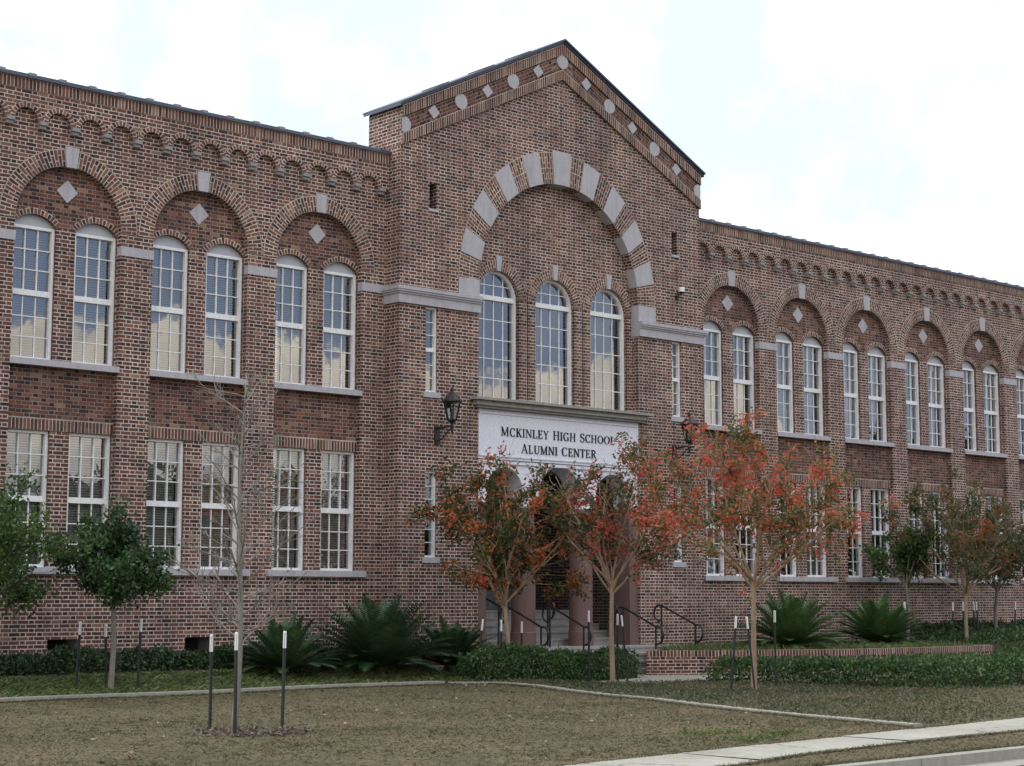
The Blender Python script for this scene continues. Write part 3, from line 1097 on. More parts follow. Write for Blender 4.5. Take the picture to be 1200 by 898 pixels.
# gable coping
g = MB()
Lx = 4.54
for s in (-1, 1):
    for (ya, yb, o0, o1) in ((D - .10, D + DB + .08, -.03, .02), (D - .15, D + DB + .12, .02, .058)):
        a0, a1 = gab(CX) + o0, gab(CX) + o1
        b0, b1 = gab(CX) - .5 * Lx + o0, gab(CX) - .5 * Lx + o1
        x1 = CX + s * Lx
        g.face([(CX, ya, a0), (x1, ya, b0), (x1, ya, b1), (CX, ya, a1)])
        g.face([(CX, yb, a0), (x1, yb, b0), (x1, yb, b1), (CX, yb, a1)])
        g.face([(CX, ya, a1), (x1, ya, b1), (x1, yb, b1), (CX, yb, a1)])
        g.face([(CX, ya, a0), (x1, ya, b0), (x1, yb, b0), (CX, yb, a0)])
        g.face([(x1, ya, b0), (x1, yb, b0), (x1, yb, b1), (x1, ya, b1)])
cp = kid(g, 'coping', 'coping')
for xo in (-2.35, -1.30, -3.6, 1.5, 2.9):
    g = MB()
    (p0, q0), (p1, q1) = (CX + xo, gab(CX + xo) + .058), (CX + xo + .3, gab(CX + xo + .3) + .058)
    g.face([(p0, D - .12, q0 + .03), (p1, D - .12, q1 + .03), (p1, D + .4, q1 + .03), (p0, D + .4, q0 + .03)])
    g.face([(p0, D - .12, q0 - .01), (p1, D - .12, q1 - .01), (p1, D - .12, q1 + .03), (p0, D - .12, q0 + .03)])
    for (u_, v_) in ((p0, q0), (p1, q1)):
        g.face([(u_, D - .12, v_ - .01), (u_, D - .12, v_ + .03), (u_, D + .4, v_ + .03), (u_, D + .4, v_ - .01)])
    g.build('joint_tile', 'tile', cp)

# ---- porch: cornice, arcade, columns, room
g = MB()
for pr, z0, z1, ex in ((.10, 5.48, 5.53, .10), (.16, 5.53, 5.58, .16), (.15, 5.58, 5.63, .15), (.24, 5.63, 5.685, .24)):
    g.box(CX - AI - ex, CX + AI + ex, D - pr, D + .235, z0, z1)
kid(g, 'cornice', 'cornice')

PF = D + .07
ar = MB()
arches = [(24.135, .515), (CX, .61), (27.305, .515)]


def arcade_low(x):
    for c, h in arches:
        if abs(x - c) < h:
            return 3.78 + math.sqrt(max(0, h * h - (x - c) ** 2))
    return 3.78


xs = [CX - AI + .002, CX + AI - .002]
for c, h in arches:
    xs += [c - h * math.cos(math.pi * i / 16) for i in range(17)]
face_cols(ar, xs, arcade_low, lambda x: 4.44, [], PF)
for c, h in arches:
    reveal(ar, arc(c, 3.78, h, h, math.pi, 0, 16), PF, PF + .5)
for a, b in ((CX - AI + .002, 24.135 - .515), (24.65, 25.11), (26.33, 26.79), (27.82, CX + AI - .002)):
    ar.face([(a, PF, 3.78), (a, PF + .5, 3.78), (b, PF + .5, 3.78), (b, PF, 3.78)])
ar.box(CX - AI + .002, CX + AI - .002, PF + .08, PF + .5, 4.45, 5.47)
ar.box(CX - AI + .002, CX + AI - .002, PF - .035, PF + .05, 4.36, 4.42)
kid(ar, 'porch_arcade', 'sign')

for xc in (24.88, 26.56):
    g = MB()
    lathe(g, [(.255, .98), (.258, 1.8), (.25, 2.6), (.225, 3.5)], xc, PF + .25, 28)
    o = kid(g, 'column', 'granite', True)
    g = MB()
    lathe(g, [(.275, .55), (.275, .88), (.265, .90), (.255, .98)], xc, PF + .25, 28)
    po_ = g.build('pedestal', 'granite')
    po_.parent = o
    g = MB()
    lathe(g, [(.225, 3.48), (.26, 3.52), (.235, 3.55), (.25, 3.62), (.31, 3.70)], xc, PF + .25, 28)
    g.box(xc - .23, xc + .23, PF + .005, PF + .495, 3.70, 3.778)
    po_ = g.build('capital', 'white')
    po_.parent = o
for xa, xb in ((CX - AI + .004, 23.62), (27.82, CX + AI - .004)):
    g = MB()
    g.box(xa, xb, PF + .004, PF + .48, .5, 3.55)
    g.box(xa - (0 if xa < CX else .015), xb + (.015 if xa < CX else 0), PF - .012, PF + .49, .5, .92)
    o = kid(g, 'pilaster', 'granite')
    g = MB()
    g.box(xa, xb, PF - .02, PF + .495, 3.55, 3.775)
    po_ = g.build('capital', 'white')
    po_.parent = o
# room of the porch
g = MB()
YB = 31.0
x0, x1 = CX - AI - .02, CX + AI + .02
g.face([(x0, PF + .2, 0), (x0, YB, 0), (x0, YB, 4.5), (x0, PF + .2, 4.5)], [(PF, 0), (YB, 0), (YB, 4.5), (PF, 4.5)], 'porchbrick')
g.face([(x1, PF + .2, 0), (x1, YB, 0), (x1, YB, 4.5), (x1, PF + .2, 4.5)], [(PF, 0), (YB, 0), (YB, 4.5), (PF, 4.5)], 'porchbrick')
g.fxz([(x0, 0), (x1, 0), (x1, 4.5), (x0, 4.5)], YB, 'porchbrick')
g.face([(x0, PF + .2, 4.47), (x1, PF + .2, 4.47), (x1, YB, 4.47), (x0, YB, 4.47)], None, 'tymp')
kid(g, 'porch_wall')
for xc, w_ in ((27.3, .95), (25.72, 1.0), (24.1, .95)):
    g = MB()
    y = YB - .06
    fw = .09
    a, b = xc - w_ / 2, xc + w_ / 2
    g.box(a, a + fw, y - .03, YB, 1.33, 3.75)
    g.box(b - fw, b, y - .03, YB, 1.33, 3.75)
    g.box(a + fw, b - fw, y - .03, YB, 3.65, 3.75)
    g.box(a + fw, b - fw, y, YB, 1.33, 1.75)
    g.box(a + fw, b - fw, y, YB, 2.3, 2.42)
    g.box(xc - .04, xc + .04, y - .01, YB, 1.75, 3.65)
    d_ = kid(g, 'door', 'door')
    g = MB()
    g.fxz([(a + fw, 1.75), (b - fw, 1.75), (b - fw, 3.65), (a + fw, 3.65)], YB - .02)
    o = g.build('pane', 'dark')
    o.parent = d_
# floor, inner and outer steps
st = MB()
sx0, sx1 = CX - AI + .02, CX + AI - .02
for i in range(5):
    y0 = 27.72 + .30 * i
    st.box(sx0, sx1, y0, y0 + .30 if i < 4 else YB - .01, .2, .58 + .15 * (i + 1))
    st.box(sx0 + .01, sx1 - .01, y0 - .02, y0 + .05, .58 + .15 * (i + 1) - .04, .58 + .15 * (i + 1) + .004)
ox0, ox1 = 22.75, 28.75
st.box(ox0, ox1, 26.6, D + .02, -.1, .58)
st.box(CX - AI + .006, CX + AI - .006, D + .02, 27.75, -.1, .58)
for i in range(3):
    y1 = 26.6 - .36 * i
    st.box(ox0 + .005 * (i + 1), ox1 - .005 * (i + 1), y1 - .36, y1, -.1, .58 - .145 * (i + 1))
    st.box(ox0, ox1, y1 - .025, y1 + .03, .58 - .145 * i - .045, .58 - .145 * i + .004)
stairs = st.build('entrance_steps', 'concrete')
tag(stairs, 'grey concrete steps and landing leading up between the porch columns', 'steps')

# ------------------------------------------------------------------ sign with its lettering
sg = MB()
sg.box(CX - AI + .006, CX + AI - .006, D + .02, D + .14, 4.445, 5.475)
sign = empty('sign_board', (CX, D + .02, 4.45), 'pale lilac sign panel with dark serif lettering above the entrance arches', 'sign')
child(sg, 'panel', 'sign', sign)
sg = MB()
for a, b, c_, d_ in ((CX - AI + .03, CX + AI - .03, 5.38, 5.41), (CX - AI + .03, CX + AI - .03, 4.50, 4.525)):
    sg.box(a, b, D - .002, D + .03, c_, d_)
child(sg, 'moulding', 'sign', sign)

TH, TN, SF = .15, .065, .05     # thick stroke, thin stroke, serif


def letter(ch):
    """strokes of a roman capital: ('l',x0,y0,x1,y1,w) or ('a',cx,cy,rx,ry,deg0,deg1,w); returns width, strokes"""
    S = []
    l = lambda x0, y0, x1, y1, w: S.append(('l', x0, y0, x1, y1, w))
    a = lambda cx, cy, rx, ry, d0, d1, w0, w1=None: S.append(('a', cx, cy, rx, ry, d0, d1, w0, w1 or w0))
    sf = lambda x, y, h=.15: l(x - h, y, x + h, y, SF)
    b, t_ = SF / 2, 1 - SF / 2
    if ch == 'M':
        l(.14, 0, .14, 1, TN); l(.88, 0, .88, 1, TH); l(.14, 1, .5, .05, TH); l(.86, 1, .5, .05, TN)
        sf(.14, b, .13); sf(.88, b); sf(.10, t_, .10); sf(.92, t_, .10)
        return 1.06, S
    if ch == 'C':
        a(.42, .5, .36, .48, 48, 312, TN, TN); a(.42, .5, .33, .47, 110, 250, TH); l(.68, .98, .68, .70, SF); l(.68, .02, .68, .22, SF)
        return .80, S
    if ch == 'K':
        l(.18, 0, .18, 1, TH); l(.24, .42, .66, 1, TN); l(.36, .58, .72, 0, TH)
        sf(.18, b); sf(.18, t_); sf(.66, t_, .12); sf(.72, b, .13)
        return .86, S
    if ch == 'I':
        l(.17, 0, .17, 1, TH); sf(.17, b); sf(.17, t_)
        return .36, S
    if ch == 'N':
        l(.14, 0, .14, 1, TN); l(.76, 0, .76, 1, TN); l(.14, 1, .76, .02, TH); sf(.14, b, .13); sf(.10, t_, .10); sf(.76, t_, .13)
        return .90, S
    if ch == 'L':
        l(.18, 0, .18, 1, TH); l(.18, b, .62, b, SF); l(.61, 0, .61, .26, SF); sf(.18, b); sf(.18, t_)
        return .68, S
    if ch == 'E':
        l(.18, 0, .18, 1, TH); l(.1, b, .64, b, SF); l(.1, t_, .60, t_, SF); l(.2, .52, .48, .52, SF)
        l(.63, 0, .63, .24, SF); l(.59, 1, .59, .78, SF); l(.48, .42, .48, .62, SF); sf(.18, b); sf(.18, t_)
        return .72, S
    if ch == 'Y':
        l(.40, 0, .40, .46, TH); l(.12, 1, .40, .44, TH); l(.70, 1, .41, .44, TN); sf(.40, b); sf(.12, t_, .13); sf(.70, t_, .11)
        return .80, S
    if ch == 'H':
        l(.18, 0, .18, 1, TH); l(.74, 0, .74, 1, TH); l(.2, .52, .72, .52, SF)
        for x in (.18, .74): sf(x, b); sf(x, t_)
        return .92, S
    if ch == 'G':
        a(.42, .5, .36, .48, 48, 318, TN); a(.42, .5, .33, .47, 110, 250, TH); l(.68, .98, .68, .72, SF); l(.70, .04, .70, .42, TH * .9); l(.54, .42, .84, .42, SF)
        return .88, S
    if ch == 'S':
        a(.34, .74, .23, .24, 40, 250, TN, TH); a(.34, .26, .25, .25, 70, -140, TH, TN); l(.22, .60, .46, .42, TH); l(.56, .98, .56, .72, SF); l(.10, .02, .10, .28, SF)
        return .66, S
    if ch == 'O':
        a(.46, .5, .40, .48, 0, 360, TN); a(.46, .5, .37, .46, 130, 230, TH); a(.46, .5, .37, .46, -50, 50, TH)
        return .92, S
    if ch == 'A':
        l(.12, 0, .42, 1, TN); l(.74, 0, .42, 1, TH); l(.22, .34, .62, .34, SF); sf(.12, b, .12); sf(.74, b, .14)
        return .86, S
    if ch == 'U':
        l(.18, .30, .18, 1, TH); l(.72, .30, .72, 1, TN); a(.45, .32, .27, .30, 180, 360, TH * .8, TN); sf(.18, t_); sf(.72, t_, .13)
        return .86, S
    if ch == 'T':
        l(.38, 0, .38, 1, TH); l(.04, t_, .72, t_, SF); l(.05, 1, .05, .76, SF); l(.71, 1, .71, .76, SF); sf(.38, b)
        return .76, S
    if ch == 'R':
        l(.18, 0, .18, 1, TH); a(.36, .74, .26, .235, -90, 90, TH * .85); l(.18, t_, .38, t_, SF); l(.18, .5, .38, .5, SF); l(.40, .52, .70, 0, TH); sf(.18, b); sf(.18, t_, .14); sf(.72, b, .10)
        return .82, S
    return .45, S


def text_mesh(txt, xc, zb, h, total, Y, big=()):
    items, x = [], 0.0
    for i, ch in enumerate(txt):
        sc = 1.07 if i in big else 1.0
        wd, S = letter(ch)
        items.append((x, sc, S))
        x += (wd + .10) * sc
    kx = total / (x * h)
    g = MB()
    n = 0

    def poly(pts, x0, sc):
        nonlocal n
        n += 1
        y = Y - .0004 * (n % 23)
        q = [(xc - total / 2 + (x0 + px_ * sc) * h * kx, zb + pz * h * sc) for px_, pz in pts]
        g.fxz(q, y)
        for (ax, az), (bx, bz) in zip(q, q[1:] + q[:1]):
            g.face([(ax, y, az), (ax, Y + .025, az), (bx, Y + .025, bz), (bx, y, bz)])
    for x0, sc, S in items:
        for s in S:
            if s[0] == 'l':
                _, ax, ay, bx, by, w_ = s
                dx, dy_ = bx - ax, by - ay
                if abs(dy_) < .02:
                    poly([(ax, ay - w_ / 2), (bx, ay - w_ / 2), (bx, ay + w_ / 2), (ax, ay + w_ / 2)], x0, sc)
                else:
                    poly([(ax - w_ / 2, ay), (ax + w_ / 2, ay), (bx + w_ / 2, by), (bx - w_ / 2, by)], x0, sc)
            else:
                _, cx, cy, rx, ry, d0, d1, w0, w1 = s
                m_ = 14
                for i in range(m_):
                    ta, tb = R(d0 + (d1 - d0) * i / m_), R(d0 + (d1 - d0) * (i + 1) / m_)
                    wa, wb = w0 + (w1 - w0) * i / m_, w0 + (w1 - w0) * (i + 1) / m_
                    P = lambda t, w_, k: (cx + (rx + k * w_ / 2) * math.cos(t), cy + (ry + k * w_ / 2 * .7) * math.sin(t))
                    poly([P(ta, wa, -1), P(ta, wa, 1), P(tb, wb, 1), P(tb, wb, -1)], x0, sc)
    return g


T1 = 'MCKINLEY HIGH SCHOOL'
child(text_mesh(T1, 25.66, 4.945, .178, 3.36, D + .008, (0, 9, 14)), 'lettering', 'letter', sign)
child(text_mesh('ALUMNI CENTER', 25.66, 4.615, .178, 2.22, D + .008, (0, 7)), 'lettering', 'letter', sign)


# ------------------------------------------------------------------ wall lanterns and floodlight
def lantern(x, label):
    Y = D - .48
    root = empty('wall_lantern', (x, D, 4.85), label, 'lamp', 'lanterns on brackets beside the entrance')
    g = MB()
    g.box(x - .06, x + .06, D - .03, D + .002, 4.66, 5.02)
    tube(g, [(x, D - .02, 4.98), (x, Y, 4.99)], .018, 8)
    tube(g, [(x, D - .02, 4.72), (x, D - .18, 4.76), (x, D - .36, 4.90), (x, Y, 4.97)], .014, 8)
    tube(g, [(x, Y, 4.80), (x, Y, 4.84), (x, Y, 4.90), (x, Y, 5.06)], [.004, .016, .026, .03], 10)
    lathe(g, [(.028, 4.95), (.05, 4.97), (.05, 4.99), (.028, 5.01), (.03, 5.05), (.06, 5.07)], x, Y, 14)
    child(g, 'bracket', 'iron', root)
    g = MB()
    lathe(g, [(.0, 5.075), (.07, 5.075), (.095, 5.10), (.10, 5.13), (.085, 5.135)], x, Y, 6)
    lathe(g, [(.17, 5.455), (.185, 5.46), (.215, 5.475), (.215, 5.50), (.13, 5.585), (.06, 5.65), (.035, 5.66), (.03, 5.69), (.045, 5.70), (.045, 5.715), (.02, 5.73), (.022, 5.75), (.0, 5.80)], x, Y, 12)
    for k in range(6):
        t = 2 * math.pi * k / 6
        tube(g, [(x + .095 * math.cos(t), Y + .095 * math.sin(t), 5.11), (x + .178 * math.cos(t), Y + .178 * math.sin(t), 5.47)], .011, 5)
    child(g, 'lamp_body', 'iron', root)
    g = MB()
    lathe(g, [(.088, 5.125), (.168, 5.465)], x, Y, 6)
    child(g, 'glass', 'glass', root)
    g = MB()
    for k in range(3):
        t = 2 * math.pi * k / 3 + .5
        tube(g, [(x + .035 * math.cos(t), Y + .035 * math.sin(t), 5.10), (x + .035 * math.cos(t), Y + .035 * math.sin(t), 5.27)], .013, 8)
    child(g, 'candle', 'lampbulb', root)
    return root


lantern(22.24, 'black wall lantern in full view on the brick pier left of the sign')
lantern(29.22, 'black wall lantern half hidden by red leaves right of the sign')

root = empty('floodlight', (29.38, D, 8.55), 'small white floodlight on a dark bracket high on the gabled block', 'lamp')
g = MB()
tube(g, [(29.36, D, 8.46), (29.36, D - .07, 8.50), (29.40, D - .12, 8.56)], .016, 8)
g.box(29.31, 29.41, D - .02, D + .001, 8.41, 8.51)
g.box(29.30, 29.50, D - .22, D - .08, 8.555, 8.575)
child(g, 'bracket', 'iron', root)
g = MB()
lathe(g, [(.0, 8.575), (.068, 8.575), (.072, 8.66), (.062, 8.69), (.0, 8.695)], 29.40, D - .13, 14)
child(g, 'lamp_head', 'white', root)


# ------------------------------------------------------------------ handrails
def rail_loop(g, x, y, z, d, r=.115):
    """hairpin end of a rail in the plane x = const; d = +1 turns towards the wall"""
    P = []
    for i in range(15):
        t = math.pi * i / 14
        P.append((x, y + d * r * 1.2 * math.sin(t), z - r * 1.45 + r * 1.45 * math.cos(t)))
    tube(g, P, .021, 7)


def handrail(label, x, y_hi, y_lo, z_hi, z_lo, foot_hi, foot_lo, loop_hi=True, extra=None):
    root = empty('handrail', (x, y_lo, foot_lo), label, 'handrail', 'black pipe handrails on the entrance steps')
    g = MB()
    tube(g, [(x, y_hi + .10, z_hi), (x, y_hi, z_hi), (x, y_lo, z_lo), (x, y_lo - .08, z_lo - .005)], .021, 7)
    if loop_hi:
        rail_loop(g, x, y_hi + .08, z_hi, 1)
        tube(g, [(x, y_hi + .10, z_hi - .33), (x, y_hi, z_hi - .33)], .021, 7)
    rail_loop(g, x, y_lo - .06, z_lo, -1, .125)
    tube(g, [(x, y_lo - .08, z_lo - .363), (x, y_lo, z_lo - .363)], .021, 7)
    child(g, 'rail', 'iron', root, True)
    for y, zt, zf in ((y_hi, z_hi, foot_hi), (y_lo, z_lo, foot_lo)):
        g = MB()
        tube(g, [(x, y, zf), (x, y, zt)], .021, 8)
        child(g, 'post', 'iron', root)
        if extra:
            break
    return root


handrail('black curled handrail on the outer steps before the left porch opening', 23.9, 26.75, 25.75, 1.43, 1.03, .58, .15)
handrail('black curled handrail before the middle porch opening', 25.08, 26.75, 25.75, 1.44, 1.02, .58, .15)
handrail('black handrail ending at the planter wall corner beside a sapling', 27.22, 26.72, 25.76, 1.40, 1.00, .58, .15)
handrail('rightmost black curled handrail standing out against the brick pier', 28.45, 26.75, 25.75, 1.44, 1.03, .58, .15)
handrail('black handrail rising inside the left porch opening', 23.88, 28.9, 27.0, 2.16, 1.44, 1.18, .58, False)
handrail('black handrail rising inside the porch behind the second column', 25.72, 28.9, 27.5, 2.12, 1.52, 1.18, .58, False)
handrail('black handrail rising inside the right porch opening', 27.2, 28.9, 27.05, 2.16, 1.44, 1.18, .58, False)


# ------------------------------------------------------------------ ground
def smooth(a, b, v):
    t = np.clip((v - a) / (b - a), 0, 1)
    return t * t * (3 - 2 * t)


KERB = [(20.0, 23.95), (20.75, 23.45), (20.95, 22.6), (20.75, 21.0), (20.35, 19.4), (19.75, 17.8), (19.30, 16.1), (19.0, 15.0), (18.55, 13.1)]
PLANT = [(28.60, 26.95), (26.42, 25.15), (28.03, 24.07), (30.06, 23.06), (32.1, 22.85), (35.1, 22.78), (35.45, 23.1), (35.6, 27.4)]


def in_poly(P, x, y):
    x, y = np.asarray(x), np.asarray(y)
    r = np.zeros(x.shape, bool)
    for (x0, y0), (x1, y1) in zip(P, P[1:] + P[:1]):
        c = ((y0 > y) != (y1 > y)) & (x < (x1 - x0) * (y - y0) / ((y1 - y0) or 1e-9) + x0)
        r ^= c
    return r


def gz(x, y):
    x, y = np.asarray(x, float), np.asarray(y, float)
    z = .10 * smooth(20.5, 24.0, y) * (1 - smooth(21.5, 23.5, x)) + .27 * smooth(24.2, 27.2, y) * (1 - smooth(20.8, 22.4, x))
    z = z + .5 * smooth(36.0, 38.0, x) * smooth(20.5, 24, y)
    z = z + .006 * np.sin(x * 1.3 + y * .7) * smooth(11.2, 13.5, y) * (1 - smooth(20, 22, x))
    return np.where(y < 10.75, 0, z)


def sheet(name, x0, x1, y0, y1, nx, ny, zf, mat):
    X, Y = np.meshgrid(np.linspace(x0, x1, nx), np.linspace(y0, y1, ny))
    Z = zf(X, Y)
    V = np.stack([X, Y, Z], -1).reshape(-1, 3)
    F = [(j * nx + i, j * nx + i + 1, (j + 1) * nx + i + 1, (j + 1) * nx + i) for j in range(ny - 1) for i in range(nx - 1)]
    me = bpy.data.meshes.new(name)
    me.from_pydata(V.tolist(), [], F)
    me.materials.append(M[mat])
    me.polygons.foreach_set('use_smooth', [True] * len(F))
    o = bpy.data.objects.new(name, me)
    COL.objects.link(o)
    o['kind'] = 'structure'
    return o


sheet('ground', -400, 600, -400, 600, 3, 3, lambda x, y: x * 0 - .16, 'lawn')
sheet('road', -300, 500, -2.5, 10.2, 3, 2, lambda x, y: x * 0 - .125, 'asphalt')
sheet('lawn', -60, 120, 10.7, 27.6, 360, 60, lambda x, y: gz(x, y), 'lawn')
sheet('bed', 6, 22.0, 24.25, 27.5, 60, 20, lambda x, y: gz(x, y) + .02, 'soil')

# kerb and gutter of the street
g = MB()
for i in range(60):
    xa = -60 + 3.0 * i
    xb = xa + 2.985
    g.box(xa, xb, 10.55, 10.72, -.2, .004)
    g.face([(xa, 10.2, -.117), (xb, 10.2, -.117), (xb, 10.55, -.105), (xa, 10.55, -.105)])
o = g.build('kerb', 'kerb')
o['kind'] = 'structure'

# pavement in slabs, slightly uneven
g = MB()
rr_ = random.Random(4)
near_e = lambda x: float(np.interp(x, [-60, 10, 13, 14.4, 16.6, 19, 25, 110], [10.95, 11.0, 11.28, 11.58, 11.78, 11.88, 12.0, 12.0]))
far_e = lambda x: float(np.interp(x, [-60, 9, 12, 13.5, 18.2, 21, 26, 110], [12.0, 12.05, 12.32, 12.45, 12.85, 13.08, 13.2, 13.2]))
x = -60.0
while x < 110:
    L = 1.5
    dz0, dz1 = rr_.uniform(.018, .032), rr_.uniform(.018, .032)
    for k in range(3):
        xa, xb = x + L * k / 3, x + L * (k + 1) / 3 - (.008 if k == 2 else 0)
        g.face([(xa, near_e(xa), dz0), (xb, near_e(xb), dz0), (xb, far_e(xb), dz1), (xa, far_e(xa), dz1)])
        g.face([(xa, near_e(xa), -.05), (xb, near_e(xb), -.05), (xb, near_e(xb), dz0), (xa, near_e(xa), dz0)])
    x += L
o = g.build('pavement', 'walk')
o['kind'] = 'structure'


# garden kerbs
def strip_wall(P, wid, z0f, z1f, mat, name, capuv=False, bottom=None):
    """low wall following a polyline, with vertical faces and a top"""
    g = MB()
    P = [Vector((a, b)) for a, b in P]
    N_ = []
    for i in range(len(P)):
        t = (P[min(i + 1, len(P) - 1)] - P[max(i - 1, 0)]).normalized()
        N_.append(Vector((-t.y, t.x)) * wid / 2)
    s = 0
    for i in range(len(P) - 1):
        a0, a1, b0, b1 = P[i] + N_[i], P[i] - N_[i], P[i + 1] + N_[i + 1], P[i + 1] - N_[i + 1]
        L = (P[i + 1] - P[i]).length
        za, zb = float(z1f(*P[i])), float(z1f(*P[i + 1]))
        ya, yb = float(z0f(*P[i])), float(z0f(*P[i + 1]))
        for p, q in ((a0, b0), (a1, b1)):
            g.face([(p.x, p.y, ya), (q.x, q.y, yb), (q.x, q.y, zb), (p.x, p.y, za)], [(s, ya), (s + L, yb), (s + L, zb), (s, za)], mat)
        g.face([(a0.x, a0.y, za), (b0.x, b0.y, zb), (b1.x, b1.y, zb), (a1.x, a1.y, za)], [(0, s), (0, s + L), (.2, s + L), (.2, s)], mat)
        s += L
    for i in (0, len(P) - 1):
        a0, a1 = P[i] + N_[i], P[i] - N_[i]
        za, ya = float(z1f(*P[i])), float(z0f(*P[i]))
        g.face([(a0.x, a0.y, ya), (a1.x, a1.y, ya), (a1.x, a1.y, za), (a0.x, a0.y, za)], [(0, ya), (wid, ya), (wid, za), (0, za)], mat)
    return g


def subdiv(P, n):
    out = []
    for a, b in zip(P[:-1], P[1:]):
        for i in range(n):
            out.append((a[0] + (b[0] - a[0]) * i / n, a[1] + (b[1] - a[1]) * i / n))
    return out + [P[-1]]


KP = subdiv(KERB, 4)
o = strip_wall(KP, .17, lambda x, y: -.1, lambda x, y: gz(x, y) + .04, 'kerb', 'kerb').build('kerb')
o['kind'] = 'structure'
LP = [(x, 24.05 + .02 * math.sin(x * .8)) for x in np.linspace(6, 19.9, 22)]
o = strip_wall(LP, .26, lambda x, y: -.1, lambda x, y: gz(x, y) + .06, 'kerb', 'kerb').build('kerb')
o['kind'] = 'structure'
# front path to the steps
g = MB()
for i in range(7):
    a = i / 7
    b = (i + .97) / 7
    pa = (22.9 - .0 * a, 25.5 - 2.6 * a)
    pb = (22.9 - .0 * b, 25.5 - 2.6 * b)
    g.face([(pb[0], pb[1], .035), (pb[0] + 4.6, pb[1], .035), (pa[0] + 4.6, pa[1], .035), (pa[0], pa[1], .035)])
o = g.build('path', 'walk')
o['kind'] = 'structure'

# planter wall
pw = empty('planter_wall', (26.42, 25.15, 0), 'low curved brick planter wall holding two sago palms right of the steps', 'planter')
g = strip_wall(PLANT, .21, lambda x, y: -.1, lambda x, y: .41 + 0 * x, 'brick', 'planter_wall')
child(g, 'wall', 'brick', pw)
g = MB()
P = [Vector(q) for q in PLANT]
s = 0
g = strip_wall(PLANT, .225, lambda x, y: .405, lambda x, y: .53, 'soldier', 'cap')
for k in range(len(g.uv)):
    u = g.uv[k]
    if abs(u[0][0] - u[1][0]) > 1e-6 or abs(u[1][1] - u[0][1]) < .05:
        g.uv[k] = [(v_ - .40, u_) for u_, v_ in u]
child(g, 'cap_course', 'soldier', pw)
g = MB()
g.face([(x, y, .44) for x, y in PLANT])
child(g, 'soil', 'soil', pw)

# mulch ring round the bare sapling
g = MB()
ctr = (11.85, 17.85)
for i in range(24):
    t0, t1 = 2 * math.pi * i / 24, 2 * math.pi * (i + 1) / 24
    r0, r1 = .62 + .06 * math.sin(3 * t0), .62 + .06 * math.sin(3 * t1)
    zc = float(gz(*ctr))
    g.face([(ctr[0], ctr[1], zc + .02), (ctr[0] + r0 * math.cos(t0), ctr[1] + r0 * math.sin(t0), zc + .004), (ctr[0] + r1 * math.cos(t1), ctr[1] + r1 * math.sin(t1), zc + .004)])
o = g.build('mulch_patch', 'mulch')
o['kind'] = 'structure'



# ------------------------------------------------------------------ vegetation
def in_view(x, y, lo=-60, hi=1270):
    """rough test in plan so that scattered blades are only made where the lens looks"""
    a = np.degrees(np.arctan2(x, y))
    return (a > 24) & (a < 60.5)


def blades(P, rg, length, width, lean):
    n = len(P)
    az = rg.uniform(0, 2 * np.pi, n)
    d = np.stack([np.cos(az) * lean, np.sin(az) * lean, np.ones(n)], -1) * rg.uniform(.6, 1.3, (n, 1))
    d = unit(d + rg.normal(0, .2, (n, 3)))
    L = (length * rg.uniform(.5, 1.3, n))[:, None]
    side = unit(np.cross(d, unit(rg.normal(size=(n, 3))))) * (width / 2)
    tip = P + d * L
    droop = np.array([0, 0, -1.0]) * L * .25 * lean
    return np.stack([P - side, P + side, tip + droop + side * .25, tip + droop - side * .25], 1)


# loose bark chips over the mulch
k = 1500
t_ = rng.uniform(0, 2 * np.pi, k)
r_ = .70 * np.sqrt(rng.uniform(0, 1, k)) * rng.uniform(.8, 1.15, k)
P = np.stack([ctr[0] + r_ * np.cos(t_), ctr[1] + r_ * np.sin(t_), np.zeros(k)], -1)
P[:, 2] = gz(P[:, 0], P[:, 1]) + rng.uniform(.005, .03, k)
d = rng.normal(size=P.shape) * [1, 1, .4]
tag(quads_obj('bark_chips', leaf_quads(P, d, .07, .03, rng), 'chips'), 'loose bark mulch round the foot of the bare sapling', 'mulch', kind='stuff')
# dry lawn blades
n = 130000
x = rg_x = rng.uniform(6, 27, n)
y = rng.uniform(10.8, 24.0, n)
kx = np.interp(y, [p[1] for p in KERB][::-1], [p[0] for p in KERB][::-1])
ok = in_view(x, y) & ((x < kx - .1) | (y < 11.6)) & ~((y > np.interp(x, [10, 13, 14.4, 16.6, 19, 25], [11.0, 11.28, 11.58, 11.78, 11.88, 12.0]) + .01) & (y < np.interp(x, [9, 12, 13.5, 18.2, 21, 26], [12.05, 12.32, 12.45, 12.85, 13.08, 13.2]) - .01)) & (y < 23.8)
ok &= rng.uniform(size=n) < np.where(y < 18, 1, .8)
x, y = x[ok], y[ok]
P = np.stack([x, y, gz(x, y)], -1)
tag(quads_obj('grass', blades(P, rng, .035, .014, 1.3), 'straw'), 'short winter brown lawn grass in front of the school', 'grass', kind='stuff')
n = 760
x = rng.uniform(8, 26, n)
y = rng.uniform(12.9, 23.8, n)
kx = np.interp(y, [p[1] for p in KERB][::-1], [p[0] for p in KERB][::-1])
ok = in_view(x, y) & (x < kx + 1.5)
P = np.stack([x, y, gz(x, y) + .022], -1)[ok]
d = rng.normal(size=P.shape) * [1, 1, .25]
tag(quads_obj('fallen_leaves', leaf_quads(P, d, .055, .038, rng), 'fallen'), 'dry fallen leaves strewn over the brown lawn', 'leaves', kind='stuff')
